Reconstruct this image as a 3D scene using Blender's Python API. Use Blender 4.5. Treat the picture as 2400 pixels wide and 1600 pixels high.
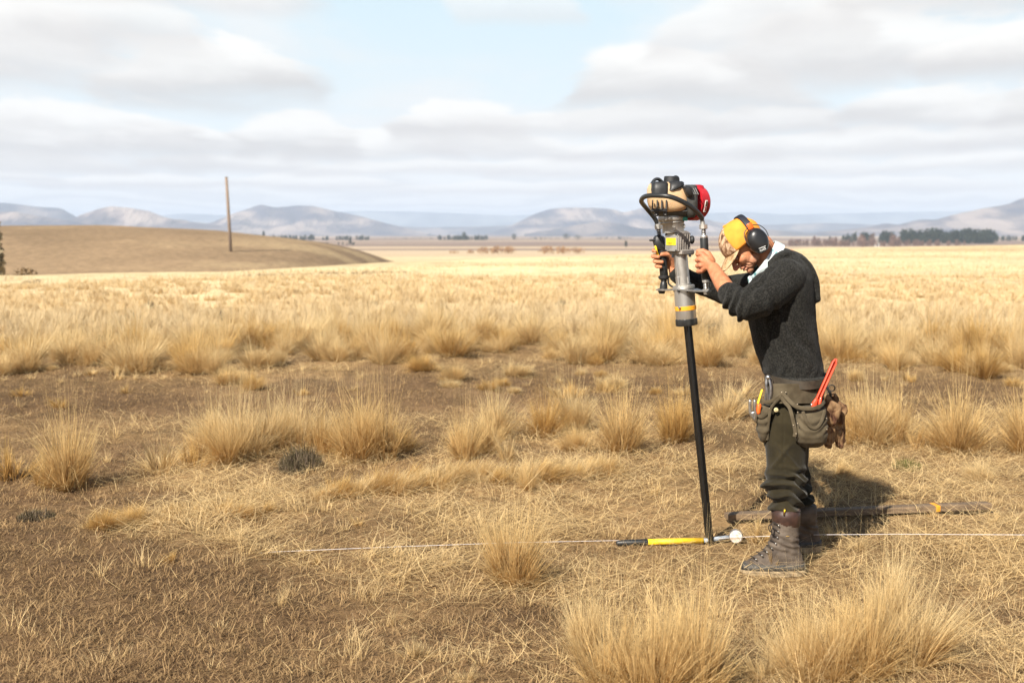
import bpy, math, random
import numpy as np
from mathutils import Vector, Matrix

for _o in list(bpy.data.objects):
    bpy.data.objects.remove(_o)
scene = bpy.context.scene
COL = scene.collection
rng = np.random.default_rng(11)
random.seed(11)

# ------------------------------------------------------------------ camera
CAM_H = 1.60
FOC = 2667.0                      # focal length in photograph pixels (2400 wide)
PITCH = math.atan(252.0 / FOC)
cam_d = bpy.data.cameras.new('camera')
cam_d.sensor_width = 36.0
cam_d.lens = 36.0 * FOC / 2400.0
cam_d.clip_start = 0.05
cam_d.clip_end = 60000.0
cam_d.dof.use_dof = True
cam_d.dof.focus_distance = 5.55
cam_d.dof.aperture_fstop = 3.2
cam = bpy.data.objects.new('camera', cam_d)
COL.objects.link(cam)
cam.location = (0, 0, CAM_H)
cam.rotation_euler = (math.pi / 2 - PITCH, 0, 0)
scene.camera = cam

# ------------------------------------------------------------------ exposure
scene.view_settings.view_transform = 'Standard'
scene.view_settings.look = 'None'
scene.view_settings.exposure = 0.86
scene.view_settings.gamma = 1.0
scene.render.engine = 'CYCLES'
scene.cycles.use_denoising = True
scene.cycles.max_bounces = 8
scene.cycles.diffuse_bounces = 3
scene.cycles.transmission_bounces = 6
scene.cycles.volume_bounces = 1

# ------------------------------------------------------------------ sun
SUN_EL = math.radians(39.0)
SUN_AZ = math.radians(212.0)      # compass style, clockwise from +Y: behind the camera, to its left
sdir = Vector((math.sin(SUN_AZ) * math.cos(SUN_EL), math.cos(SUN_AZ) * math.cos(SUN_EL), math.sin(SUN_EL)))
sun_d = bpy.data.lights.new('sun', 'SUN')
sun_d.energy = 5.0
sun_d.angle = math.radians(0.55)
sun_d.color = (1.0, 0.93, 0.82)
sun = bpy.data.objects.new('sun', sun_d)
COL.objects.link(sun)
sun.rotation_euler = (-sdir).to_track_quat('-Z', 'Y').to_euler()
sun.location = (0, 0, 30)

# ------------------------------------------------------------------ world: sky texture, with broken cloud low in the sky
world = bpy.data.worlds.new('World')
scene.world = world
world.use_nodes = True
wt = world.node_tree
wt.nodes.clear()

def W(typ, **kw):
    n = wt.nodes.new(typ)
    for k, v in kw.items():
        setattr(n, k, v)
    return n

def wlink(a, b):
    wt.links.new(a, b)

def wm(op, a, b=None, c=None, clamp=False):
    n = W('ShaderNodeMath', operation=op)
    n.use_clamp = clamp
    for i, v in enumerate((a, b, c)):
        if v is None:
            continue
        if isinstance(v, (int, float)):
            n.inputs[i].default_value = v
        else:
            wlink(v, n.inputs[i])
    return n.outputs[0]

def wmix(fac, a, b):
    n = W('ShaderNodeMix', data_type='RGBA')
    if isinstance(fac, (int, float)):
        n.inputs[0].default_value = fac
    else:
        wlink(fac, n.inputs[0])
    for i, v in ((6, a), (7, b)):
        if isinstance(v, tuple):
            n.inputs[i].default_value = (*v, 1)
        else:
            wlink(v, n.inputs[i])
    return n.outputs[2]

def wstep(x, lo, hi):
    n = W('ShaderNodeMapRange', interpolation_type='SMOOTHSTEP')
    wlink(x, n.inputs[0])
    n.inputs[1].default_value = lo
    n.inputs[2].default_value = hi
    return n.outputs[0]

tc = W('ShaderNodeTexCoord')
sep = W('ShaderNodeSeparateXYZ')
wlink(tc.outputs['Generated'], sep.inputs[0])
dx, dy, dz = sep.outputs
hyp = wm('SQRT', wm('ADD', wm('MULTIPLY', dx, dx), wm('MULTIPLY', dy, dy)))
EL = wm('DIVIDE', dz, wm('MAXIMUM', hyp, 0.001))
AZ = wm('ARCTAN2', dx, dy)
ELc = wm('MAXIMUM', EL, 0.0)

def cloud_noise(off, scale, detail, seed, rough=0.52):
    e2 = wm('ADD', ELc, off)
    den = wm('ADD', e2, 0.075)
    u = wm('MULTIPLY', wm('DIVIDE', AZ, wm('POWER', den, 0.45)), 1.35)
    q = wm('MULTIPLY', wm('LOGARITHM', den, 2.718), 1.9)
    cmb = W('ShaderNodeCombineXYZ')
    wlink(u, cmb.inputs[0])
    wlink(q, cmb.inputs[1])
    cmb.inputs[2].default_value = seed
    n = W('ShaderNodeTexNoise')
    wlink(cmb.outputs[0], n.inputs['Vector'])
    n.inputs['Scale'].default_value = scale
    n.inputs['Detail'].default_value = detail
    n.inputs['Roughness'].default_value = rough
    n.inputs['Distortion'].default_value = 0.25
    return n.outputs[0]

nz_b = cloud_noise(0.0, 1.5, 6.0, 3.1, 0.55)
nz_d = cloud_noise(0.0, 3.4, 6.0, 33.7, 0.58)
nz_w = cloud_noise(0.006, 2.3, 4.0, 51.2, 0.5)
# billows: rounded heads on the upper outlines
bil = wm('MULTIPLY', wm('ABSOLUTE', wm('SUBTRACT', cloud_noise(0.0, 3.0, 3.0, 71.9, 0.5), 0.5)), 3.0)
CLW = (0.590, 0.578, 0.558)
CLG = (0.388, 0.375, 0.370)
blue = wmix(wstep(EL, 0.0, 0.24), (0.515, 0.545, 0.560), (0.385, 0.490, 0.548))
veil = wmix(nz_w, (0.47, 0.463, 0.463), (0.585, 0.578, 0.568))
low_sky = wmix(wm('MULTIPLY', wstep(nz_b, 0.40, 0.62), 0.65), blue, veil)
# thin streaks of far cloud lying along the horizon
rowc = wm('MULTIPLY', wm('LOGARITHM', wm('ADD', ELc, 0.03), 2.718), 4.2)
rowc = wm('ADD', rowc, wm('ADD', wm('MULTIPLY', nz_b, 5.0), wm('MULTIPLY', nz_w, 2.0)))
stre = wstep(wm('PINGPONG', rowc, 0.5), 0.08, 0.42)
low_sky = wmix(wm('MULTIPLY', wm('SUBTRACT', 1.0, wstep(EL, 0.02, 0.085)), 0.75), low_sky, wmix(stre, (0.465, 0.463, 0.472), (0.575, 0.570, 0.562)))

def cumulus(px, base, sx, h, tone, dens=0.92):
    """one cloud: middle of its base in the photograph, half width, height; tone shades its underside"""
    global low_sky
    a0, eb = (px - 1200) / FOC, (548 - base) / FOC
    u = wm('MULTIPLY', wm('SUBTRACT', AZ, a0), FOC / sx)
    u = wm('ADD', u, wm('MULTIPLY', wm('SUBTRACT', nz_b, 0.5), 1.5))
    v = wm('MULTIPLY', wm('SUBTRACT', EL, eb), FOC / h)
    vt = wm('ADD', v, wm('ADD', wm('MULTIPLY', wm('SUBTRACT', nz_d, 0.5), 1.3), wm('MULTIPLY', bil, 0.32)))
    vb = wm('ADD', v, wm('MULTIPLY', wm('SUBTRACT', nz_w, 0.5), 0.9))
    body = wm('SUBTRACT', wm('SUBTRACT', 1.05, wm('MULTIPLY', u, u)), wm('MULTIPLY', vt, wm('ABSOLUTE', vt)))
    al = wm('MULTIPLY', wstep(body, -0.03, 0.38), wstep(vb, -0.36, 0.18))
    al = wm('MULTIPLY', al, dens)
    lit = wstep(wm('ADD', vb, wm('MULTIPLY', wm('SUBTRACT', nz_d, 0.5), 0.9)), -0.05, 0.62)
    g = tuple(c * tone for c in CLG)
    low_sky = wmix(al, low_sky, wmix(lit, g, CLW))

for cl in [
    # far, low in the sky first
    (330, 446, 230, 34, 1.12), (760, 440, 260, 34, 1.15), (1180, 452, 240, 30, 1.2), (1560, 446, 300, 34, 1.2), (2050, 450, 300, 34, 1.2), (60, 432, 160, 36, 1.1),
    (150, 408, 210, 44, 1.08), (560, 400, 230, 46, 1.08), (960, 408, 260, 42, 1.15), (1340, 412, 230, 44, 1.18), (1760, 410, 260, 46, 1.18), (2220, 412, 260, 46, 1.15),
    (400, 362, 200, 60, 1.0), (870, 372, 240, 66, 1.08), (1200, 366, 230, 74, 1.1), (1560, 372, 260, 70, 1.14), (1950, 368, 280, 70, 1.12), (2330, 366, 200, 80, 1.1),
    (200, 372, 290, 150, 1.0), (690, 356, 170, 96, 0.96), (1090, 330, 190, 84, 1.06), (1420, 318, 280, 66, 1.1), (1770, 318, 160, 60, 1.06), (2120, 306, 260, 92, 1.05), (2400, 300, 160, 110, 1.05),
    (60, 205, 330, 190, 1.05, 0.85), (500, 236, 280, 150, 0.98), (250, 150, 300, 180, 1.1, 0.8), (1570, 262, 300, 176, 1.04), (2020, 196, 330, 170, 1.05, 0.85), (2330, 226, 260, 150, 1.04, 0.85), (1780, 120, 260, 160, 1.12, 0.7), (1180, 60, 170, 80, 1.2, 0.5), (2250, 60, 300, 120, 1.1, 0.75), (420, 40, 330, 90, 1.15, 0.7),
]:
    cumulus(*cl)
sky = W('ShaderNodeTexSky', sky_type='NISHITA')
sky.sun_disc = False
sky.sun_elevation = SUN_EL
sky.sun_rotation = SUN_AZ
sky.altitude = 400
sky.air_density = 1.0
sky.dust_density = 1.2
bg_sky = W('ShaderNodeBackground')
wlink(sky.outputs[0], bg_sky.inputs[0])
bg_sky.inputs[1].default_value = 0.05
bg_cl = W('ShaderNodeBackground')
wlink(low_sky, bg_cl.inputs[0])
bg_cl.inputs[1].default_value = 1.0
mixw = W('ShaderNodeMixShader')
clear = wm('MAXIMUM', wstep(EL, 0.26, 0.45), wm('SUBTRACT', 1.0, wstep(dy, -0.15, 0.35)))   # the cloud bank lies ahead; overhead and behind it is clear
wlink(clear, mixw.inputs[0])
wlink(bg_cl.outputs[0], mixw.inputs[1])
wlink(bg_sky.outputs[0], mixw.inputs[2])
wout = W('ShaderNodeOutputWorld')
wlink(mixw.outputs[0], wout.inputs[0])

# ------------------------------------------------------------------ picture <-> place
_c, _s = math.cos(PITCH), math.sin(PITCH)

def ray(px, py):
    u, v = (px - 1200.0) / FOC, (800.0 - py) / FOC
    return np.array((u, _c + v * _s, -_s + v * _c))

def P(px, py, Y):
    """the point at distance Y (metres along +Y) on the sight line through a pixel of the 2400 x 1600 photograph"""
    d = ray(px, py)
    return np.array((0, 0, CAM_H)) + d * (Y / d[1])

def G(px, py, z=0.0):
    """the point at height z on the sight line"""
    d = ray(px, py)
    return np.array((0, 0, CAM_H)) + d * ((z - CAM_H) / d[2])

def mpp(Y):
    return Y / FOC                # metres per photograph pixel at distance Y (close enough)

# ------------------------------------------------------------------ noise in numpy
def _hash(ix, iy, seed):
    h = (ix.astype(np.int64) * 374761393 + iy.astype(np.int64) * 668265263 + seed * 1442695041) & 0xFFFFFFFF
    h = ((h ^ (h >> 13)) * 1274126177) & 0xFFFFFFFF
    h = h ^ (h >> 16)
    return (h & 0xFFFFFF) / float(0xFFFFFF)

def vnoise(x, y, seed=0):
    x = np.asarray(x, float); y = np.asarray(y, float)
    ix, iy = np.floor(x), np.floor(y)
    fx, fy = x - ix, y - iy
    fx = fx * fx * (3 - 2 * fx); fy = fy * fy * (3 - 2 * fy)
    a, b = _hash(ix, iy, seed), _hash(ix + 1, iy, seed)
    c, d = _hash(ix, iy + 1, seed), _hash(ix + 1, iy + 1, seed)
    return (a * (1 - fx) + b * fx) * (1 - fy) + (c * (1 - fx) + d * fx) * fy

def fbm(x, y, octaves=4, seed=0, gain=0.5):
    t, amp, tot = 0.0, 1.0, 0.0
    for k in range(octaves):
        t = t + amp * vnoise(x * 2 ** k + 17.3 * k, y * 2 ** k - 9.1 * k, seed + k)
        tot += amp
        amp *= gain
    return t / tot

def sstep(x, a, b):
    t = np.clip((x - a) / (b - a), 0, 1)
    return t * t * (3 - 2 * t)

# ------------------------------------------------------------------ materials
def mat(name):
    m = bpy.data.materials.new(name)
    m.use_nodes = True
    nt = m.node_tree
    return m, nt, nt.nodes['Principled BSDF']

def simple(name, col, rough=0.6, metal=0.0, spec=0.5, var=0.0, vscale=30.0, bump=0.0, bscale=200.0, sheen=0.0, coat=0.0, stretch=None, col2=None, lo=0.35, hi=0.65):
    m, nt, p = mat(name)
    p.inputs['Base Color'].default_value = (*col, 1)
    p.inputs['Roughness'].default_value = rough
    p.inputs['Metallic'].default_value = metal
    p.inputs['Specular IOR Level'].default_value = spec
    p.inputs['Sheen Weight'].default_value = sheen
    p.inputs['Coat Weight'].default_value = coat
    tcn = nt.nodes.new('ShaderNodeTexCoord')
    vec = tcn.outputs['Object']
    if stretch:
        mp = nt.nodes.new('ShaderNodeMapping')
        mp.inputs['Scale'].default_value = stretch
        nt.links.new(vec, mp.inputs[0])
        vec = mp.outputs[0]
    if var > 0 or col2:
        n = nt.nodes.new('ShaderNodeTexNoise')
        n.inputs['Scale'].default_value = vscale
        n.inputs['Detail'].default_value = 5
        nt.links.new(vec, n.inputs['Vector'])
        r = nt.nodes.new('ShaderNodeMapRange')
        r.inputs[1].default_value = lo
        r.inputs[2].default_value = hi
        nt.links.new(n.outputs[0], r.inputs[0])
        mx = nt.nodes.new('ShaderNodeMix')
        mx.data_type = 'RGBA'
        nt.links.new(r.outputs[0], mx.inputs[0])
        if col2:
            a, b = col, col2
        else:
            a = tuple(c * (1 - var) for c in col)
            b = tuple(min(1, c * (1 + var)) for c in col)
        mx.inputs[6].default_value = (*a, 1)
        mx.inputs[7].default_value = (*b, 1)
        nt.links.new(mx.outputs[2], p.inputs['Base Color'])
    if bump > 0:
        n2 = nt.nodes.new('ShaderNodeTexNoise')
        n2.inputs['Scale'].default_value = bscale
        n2.inputs['Detail'].default_value = 3
        nt.links.new(vec, n2.inputs['Vector'])
        bp = nt.nodes.new('ShaderNodeBump')
        bp.inputs['Strength'].default_value = bump
        bp.inputs['Distance'].default_value = 0.004
        nt.links.new(n2.outputs[0], bp.inputs['Height'])
        nt.links.new(bp.outputs[0], p.inputs['Normal'])
    return m

def blade_mat(name, root, tip, dark, transl=0.4):
    """dry grass: colour runs from the root to the tip of a blade and differs from blade to blade (attribute 'var': random, place along blade)"""
    m = bpy.data.materials.new(name)
    m.use_nodes = True
    nt = m.node_tree
    nt.nodes.clear()
    at = nt.nodes.new('ShaderNodeAttribute')
    at.attribute_name = 'var'
    sp = nt.nodes.new('ShaderNodeSeparateColor')
    nt.links.new(at.outputs['Color'], sp.inputs[0])
    mx = nt.nodes.new('ShaderNodeMix'); mx.data_type = 'RGBA'
    nt.links.new(sp.outputs[1], mx.inputs[0])
    mx.inputs[6].default_value = (*root, 1)
    mx.inputs[7].default_value = (*tip, 1)
    r = nt.nodes.new('ShaderNodeMapRange')
    r.inputs[1].default_value = 0.55
    r.inputs[2].default_value = 1.0
    nt.links.new(sp.outputs[0], r.inputs[0])
    mx2 = nt.nodes.new('ShaderNodeMix'); mx2.data_type = 'RGBA'
    nt.links.new(r.outputs[0], mx2.inputs[0])
    nt.links.new(mx.outputs[2], mx2.inputs[6])
    mx2.inputs[7].default_value = (*dark, 1)
    df = nt.nodes.new('ShaderNodeBsdfDiffuse')
    tr = nt.nodes.new('ShaderNodeBsdfTranslucent')
    nt.links.new(mx2.outputs[2], df.inputs[0])
    nt.links.new(mx2.outputs[2], tr.inputs[0])
    ms = nt.nodes.new('ShaderNodeMixShader')
    ms.inputs[0].default_value = transl
    nt.links.new(df.outputs[0], ms.inputs[1])
    nt.links.new(tr.outputs[0], ms.inputs[2])
    out = nt.nodes.new('ShaderNodeOutputMaterial')
    nt.links.new(ms.outputs[0], out.inputs[0])
    return m

# ------------------------------------------------------------------ object helpers
def link_mesh(name, verts, faces, materials, parent=None, smooth=True, mi=None):
    me = bpy.data.meshes.new(name)
    if isinstance(faces, np.ndarray):
        nf, k = faces.shape
        me.vertices.add(len(verts))
        me.vertices.foreach_set('co', np.asarray(verts, np.float32).ravel())
        me.loops.add(nf * k)
        me.loops.foreach_set('vertex_index', faces.astype(np.int32).ravel())
        me.polygons.add(nf)
        me.polygons.foreach_set('loop_start', np.arange(0, nf * k, k, dtype=np.int32))
        me.update(calc_edges=True)
    else:
        me.from_pydata([tuple(v) for v in verts], [], [tuple(f) for f in faces])
    if not isinstance(materials, (list, tuple)):
        materials = [materials]
    for m in materials:
        me.materials.append(m)
    if mi is not None:
        me.polygons.foreach_set('material_index', np.asarray(mi, np.int32))
    if smooth:
        me.polygons.foreach_set('use_smooth', np.ones(len(me.polygons), bool))
    me.update()
    o = bpy.data.objects.new(name, me)
    COL.objects.link(o)
    if parent is not None:
        o.parent = parent
    return o

def set_attr(o, name, cols):
    a = o.data.attributes.new(name, 'FLOAT_COLOR', 'POINT')
    c = np.ones((len(o.data.vertices), 4), np.float32)
    c[:, :cols.shape[1]] = cols
    a.data.foreach_set('color', c.ravel())

def tag(o, label, cat, group=None, kind=None):
    if label: o['label'] = label
    if cat: o['category'] = cat
    if group: o['group'] = group
    if kind: o['kind'] = kind
    return o

def thing(name, loc, label, cat, group=None):
    e = bpy.data.objects.new(name, None)
    e.empty_display_size = 0.05
    COL.objects.link(e)
    e.location = tuple(loc)
    bpy.context.view_layer.update()
    return tag(e, label, cat, group)

def adopt(child, parent):
    """parent a world-space mesh to a thing and keep it where it is"""
    child.parent = parent
    child.matrix_parent_inverse = parent.matrix_world.inverted()
    return child
# ------------------------------------------------------------------ the land: one sheet from under the camera to the horizon
def edge_dist(az):
    return np.interp(az, [-0.9, -0.42, -0.25, -0.12, 0.0, 0.15, 0.30, 0.42, 0.9], [40, 43, 46, 56, 67, 86, 125, 165, 190])

def terrain(x, y):
    x = np.asarray(x, float); y = np.asarray(y, float)
    r = np.hypot(x, y)
    az = np.arctan2(x, y)
    E = edge_dist(az)
    t = sstep(r, E, E * 3.4)
    z = -8.0 * t
    und = (fbm(x / 9.0, y / 9.0, 3, 5) - 0.5) * 0.35 * sstep(r, 9, 20) * (1 - t)
    near = (fbm(x / 0.9, y / 0.9, 3, 8) - 0.5) * 0.10 * sstep(r, 2.0, 4.0) * (1 - sstep(r, 25, 40))
    near = near + (fbm(x / 0.22, y / 0.22, 3, 12) - 0.5) * 0.065 * sstep(r, 2.5, 3.5) * (1 - sstep(r, 14, 20))
    # keep the ground level where the man, the post and the board are
    flat = np.exp(-(((x - 1.05) / 0.9) ** 2 + ((y - 5.7) / 0.9) ** 2))
    z = z + und + near * (1 - 0.85 * flat)
    # the bare round hill beyond the near plateau
    hx = np.interp(x, [-420, -260, -170, -110, -85, -62, -48, -40, -36, -33, -30, -27, -23], [6.0, 9.0, 10.6, 11.4, 11.3, 10.4, 9.0, 7.9, 7.0, 5.9, 4.5, 2.5, 0.0])
    hy = np.where(y < 235, np.exp(-((y - 235) / 95.0) ** 2), np.exp(-((y - 235) / 75.0) ** 2))
    hill_ = None
    hill = hx * hy * (0.96 + 0.08 * fbm(x / 40.0, y / 30.0, 3, 21))
    z = z + hill * sstep(y, 40, 90)
    # slow swells of the far plain
    z = z + (fbm(x / 500.0, y / 300.0, 3, 31) - 0.5) * 1.6 * sstep(r, 500, 1200)
    return z

def ground_z(x, y):
    return float(terrain(np.array([x]), np.array([y]))[0])

def proj(x, y, z):
    """photograph pixel of a point (used to find out which patch of land is which)"""
    dxx, dyy, dzz = x, y, z - CAM_H
    depth = dyy * _c - dzz * _s
    up = dyy * _s + dzz * _c
    return 1200 + FOC * dxx / depth, 800 - FOC * up / depth

def dark_mask(x, y):
    """1 where the turf is bare, brown and dead, 0 where straw covers it"""
    az = np.arctan2(x, y); r = np.hypot(x, y)
    n = fbm(x / 1.3, y / 1.3, 4, 40)
    n2 = fbm(x / 0.35, y / 0.35, 3, 44)
    # foreground at the left, and the strip that runs across beyond the middle tussocks
    fg = sstep(-x * 1.25 - (y - 5.0) * 1.15 + (n - 0.5) * 2.6, 0.7, 2.2) * (1 - sstep(y, 9.5, 11))
    wst = 1.0 - 0.35 * sstep(x, 0.5, 4)
    strip = np.exp(-((y - 11.3 - 0.6 * np.sin(x * 0.5)) / (1.7 * wst)) ** 2) * (0.75 + 0.4 * n)
    leftmid = sstep(-x, 1.6, 3.2) * sstep(y, 5, 6.5) * (1 - sstep(y, 8.4, 9.6)) * 0.6
    near_r = (1 - sstep(y, 4.3, 5.1)) * 0.55 * sstep(n, 0.38, 0.6)
    m = np.maximum(np.maximum(np.maximum(fg, strip), leftmid), near_r)
    swath = np.exp(-((y - 6.9 - 0.25 * x) / 0.9) ** 2) * sstep(x, -2.2, -1.2) * (1 - sstep(x, 0.6, 1.4))
    m = m * (1 - 0.9 * swath)
    n3 = fbm(x / 0.75, y / 0.75, 4, 47)
    return np.clip(m + (n2 - 0.5) * 0.5 + sstep(n3, 0.50, 0.66) * 0.55, 0, 1)

RR = np.concatenate([np.array([0.002, 0.7, 1.2, 1.7, 2.2]), np.geomspace(2.6, 60, 420), np.geomspace(61, 700, 190)[0:], np.geomspace(712, 14000, 70)])
AA = np.concatenate([np.linspace(-math.pi, -0.62, 40)[:-1], np.linspace(-0.62, 0.62, 420), np.linspace(0.62, math.pi, 40)[1:-1]])
nr, na = len(RR), len(AA)
rr, aa = np.meshgrid(RR, AA, indexing='ij')
gx, gy = (rr * np.sin(aa)).ravel(), (rr * np.cos(aa)).ravel()
gz = terrain(gx, gy)
gv = np.stack([gx, gy, gz], 1)
ii = np.arange(nr - 1)[:, None] * na
jj = np.arange(na)[None, :]
jn = (jj + 1) % na
gf = np.stack([ii + jj, ii + jn, ii + na + jn, ii + na + jj], -1).reshape(-1, 4)
gf = gf[:, ::-1]
SOIL = np.array((0.135, 0.083, 0.043))
STRAW = np.array((0.25, 0.160, 0.075))
FIELD = np.array((0.64, 0.495, 0.285))
HILL = np.array((0.27, 0.185, 0.105))  # hill turf, the cloud shadow over it included in the brown
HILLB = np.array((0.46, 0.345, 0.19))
PLAIN = np.array((0.46, 0.35, 0.225))
MAUVE = np.array((0.235, 0.170, 0.135))

def land_colour(x, y, z):
    r = np.hypot(x, y); az = np.arctan2(x, y)
    n = fbm(x / 2.2, y / 2.2, 4, 60)[:, None]
    d = dark_mask(x, y)[:, None]
    c = STRAW * (0.8 + 0.4 * n) * (1 - d) + SOIL * (0.7 + 0.6 * n) * d
    f = sstep(r + (n[:, 0] - 0.5) * 10, 13, 30)[:, None]
    band = fbm(x / 26.0, y / 9.0, 4, 63)[:, None]
    fc = FIELD * (0.70 + 0.55 * band)
    c = c * (1 - f) + fc * f
    # hill: cropped turf, dulled to paint in cloud shadow, with paler sheep tracks and scree
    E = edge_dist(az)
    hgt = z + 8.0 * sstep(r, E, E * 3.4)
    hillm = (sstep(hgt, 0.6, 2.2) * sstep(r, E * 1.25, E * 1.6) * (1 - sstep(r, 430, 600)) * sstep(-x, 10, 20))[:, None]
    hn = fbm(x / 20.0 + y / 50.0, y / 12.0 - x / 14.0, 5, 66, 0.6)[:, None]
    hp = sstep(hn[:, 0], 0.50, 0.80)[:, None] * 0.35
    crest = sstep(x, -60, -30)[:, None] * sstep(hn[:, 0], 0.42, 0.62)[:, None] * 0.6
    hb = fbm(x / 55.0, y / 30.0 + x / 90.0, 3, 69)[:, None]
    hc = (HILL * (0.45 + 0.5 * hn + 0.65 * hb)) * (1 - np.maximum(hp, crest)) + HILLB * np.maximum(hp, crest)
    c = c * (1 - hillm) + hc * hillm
    # far plain: long pale and mauve bands
    pm = (sstep(r, 420, 560) * (1 - hillm[:, 0]))[:, None]
    pb = fbm(x / 900.0, np.log(np.maximum(r, 1)) * 9.0, 4, 70)[:, None]
    far = sstep(r, 900, 1700)[:, None]
    pb = sstep(pb[:, 0] + 0.14 * far[:, 0], 0.46, 0.60)[:, None]
    pc = PLAIN * 1.15 * (1 - pb) + MAUVE * pb
    c = c * (1 - pm) + pc * pm
    # long brown hollow in the field at the right, dark line of scrub ground at the left
    hol = (np.exp(-((r - 118 - 40 * (az - 0.3)) / 9.0) ** 2) * sstep(az, 0.27, 0.36))[:, None]
    c = c * (1 - 0.45 * hol) + HILL * 0.45 * hol
    return np.clip(c, 0, 1)

m_ground, nt, p = mat('ground')
at = nt.nodes.new('ShaderNodeAttribute'); at.attribute_name = 'tint'
tcg = nt.nodes.new('ShaderNodeTexCoord')
n1 = nt.nodes.new('ShaderNodeTexNoise'); n1.inputs['Scale'].default_value = 14; n1.inputs['Detail'].default_value = 8; n1.inputs['Roughness'].default_value = 0.7
n2 = nt.nodes.new('ShaderNodeTexNoise'); n2.inputs['Scale'].default_value = 0.9; n2.inputs['Detail'].default_value = 7; n2.inputs['Roughness'].default_value = 0.65
for n in (n1, n2):
    nt.links.new(tcg.outputs['Object'], n.inputs['Vector'])
ad = nt.nodes.new('ShaderNodeMath'); ad.operation = 'ADD'
nt.links.new(n1.outputs[0], ad.inputs[0]); nt.links.new(n2.outputs[0], ad.inputs[1])
mr = nt.nodes.new('ShaderNodeMapRange')
mr.inputs[1].default_value = 0.7; mr.inputs[2].default_value = 1.3
mr.inputs[3].default_value = 0.55; mr.inputs[4].default_value = 1.45
nt.links.new(ad.outputs[0], mr.inputs[0])
vm = nt.nodes.new('ShaderNodeVectorMath'); vm.operation = 'SCALE'
nt.links.new(at.outputs['Color'], vm.inputs[0]); nt.links.new(mr.outputs[0], vm.inputs['Scale'])
nt.links.new(vm.outputs[0], p.inputs['Base Color'])
p.inputs['Roughness'].default_value = 0.95
p.inputs['Specular IOR Level'].default_value = 0.1
bp = nt.nodes.new('ShaderNodeBump'); bp.inputs['Strength'].default_value = 0.8; bp.inputs['Distance'].default_value = 0.03
nt.links.new(n1.outputs[0], bp.inputs['Height']); nt.links.new(bp.outputs[0], p.inputs['Normal'])

ground = link_mesh('ground', gv, gf, m_ground)
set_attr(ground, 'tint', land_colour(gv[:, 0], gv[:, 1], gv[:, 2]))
tag(ground, 'dry tussock grassland, brown and straw yellow, running to the distant plain', 'ground', kind='structure')

# ------------------------------------------------------------------ mountains round the plain
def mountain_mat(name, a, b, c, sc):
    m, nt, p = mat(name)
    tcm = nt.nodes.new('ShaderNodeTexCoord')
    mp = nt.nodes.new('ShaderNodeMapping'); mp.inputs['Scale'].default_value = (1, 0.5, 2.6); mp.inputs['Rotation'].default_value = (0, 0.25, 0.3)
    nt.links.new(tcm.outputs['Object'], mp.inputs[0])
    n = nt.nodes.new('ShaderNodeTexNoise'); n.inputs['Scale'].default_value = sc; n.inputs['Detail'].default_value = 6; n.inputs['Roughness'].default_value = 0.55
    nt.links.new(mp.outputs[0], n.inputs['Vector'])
    cr = nt.nodes.new('ShaderNodeValToRGB')  # ramp paints shaded gullies and lit slopes into the mountain colour
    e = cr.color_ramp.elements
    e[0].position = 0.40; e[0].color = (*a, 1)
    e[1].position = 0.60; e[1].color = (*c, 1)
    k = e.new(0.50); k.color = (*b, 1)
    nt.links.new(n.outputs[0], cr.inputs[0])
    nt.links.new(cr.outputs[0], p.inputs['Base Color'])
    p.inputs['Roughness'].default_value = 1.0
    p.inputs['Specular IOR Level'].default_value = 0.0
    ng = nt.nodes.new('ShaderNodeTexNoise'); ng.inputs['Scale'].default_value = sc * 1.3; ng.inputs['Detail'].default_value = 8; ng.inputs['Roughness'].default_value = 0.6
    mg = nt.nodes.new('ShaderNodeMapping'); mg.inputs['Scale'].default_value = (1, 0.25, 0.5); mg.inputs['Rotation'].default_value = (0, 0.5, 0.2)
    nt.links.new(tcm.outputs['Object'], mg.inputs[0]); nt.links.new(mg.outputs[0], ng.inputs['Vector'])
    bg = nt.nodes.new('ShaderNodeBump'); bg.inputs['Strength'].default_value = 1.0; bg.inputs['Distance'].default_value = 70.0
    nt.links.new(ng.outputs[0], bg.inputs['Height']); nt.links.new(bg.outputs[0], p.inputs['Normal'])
    return m

def mountain(name, label, outline, Y, thick, m, seed, rough=0.5, nx=200, ny=60):
    px = np.array([o[0] for o in outline], float); py = np.array([o[1] for o in outline], float)
    X = (px - 1200) / FOC * Y
    Z = CAM_H + (548 - py) / FOC * Y
    xs = np.linspace(X[0], X[-1], nx)
    hs = np.interp(xs, X, Z)
    ker = np.array([1, 2, 3, 2, 1.0]); ker /= ker.sum()
    hs = np.convolve(np.pad(hs, 2, mode='edge'), ker, 'valid')
    base = -11.0
    hs = np.maximum(hs - base, 0.5)
    v = np.linspace(-1, 1, ny)
    vv, xx = np.meshgrid(v, xs, indexing='ij')
    prof = np.where(vv < 0, (1 - np.abs(vv)) ** 1.25, (1 - np.abs(vv)) ** 1.1)
    scale = thick * 0.55
    spur = np.abs(fbm(xx / scale + 0.8 * vv, vv * 0.9 + xx / (scale * 6), 4, seed) - 0.5) * 2
    spur2 = fbm(xx / (scale * 0.35), vv * 2.4, 3, seed + 9)
    h = hs[None, :] * prof * (1 + rough * (spur2 - 0.5) * 1.2 - rough * 2.2 * spur * (1 - prof) * 1.6)
    h = h / np.maximum(h.max(0), 1e-6)[None, :] * hs[None, :] * 0.985
    zz = base + h
    yy = Y + vv * thick
    vs = np.stack([xx.ravel(), yy.ravel(), zz.ravel()], 1)
    i = np.arange(ny - 1)[:, None] * nx; j = np.arange(nx - 1)[None, :]
    f = np.stack([i + j, i + j + 1, i + nx + j + 1, i + nx + j], -1).reshape(-1, 4)
    o = link_mesh(name, vs, f, m)
    return tag(o, label, 'mountain', kind='structure')

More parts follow.
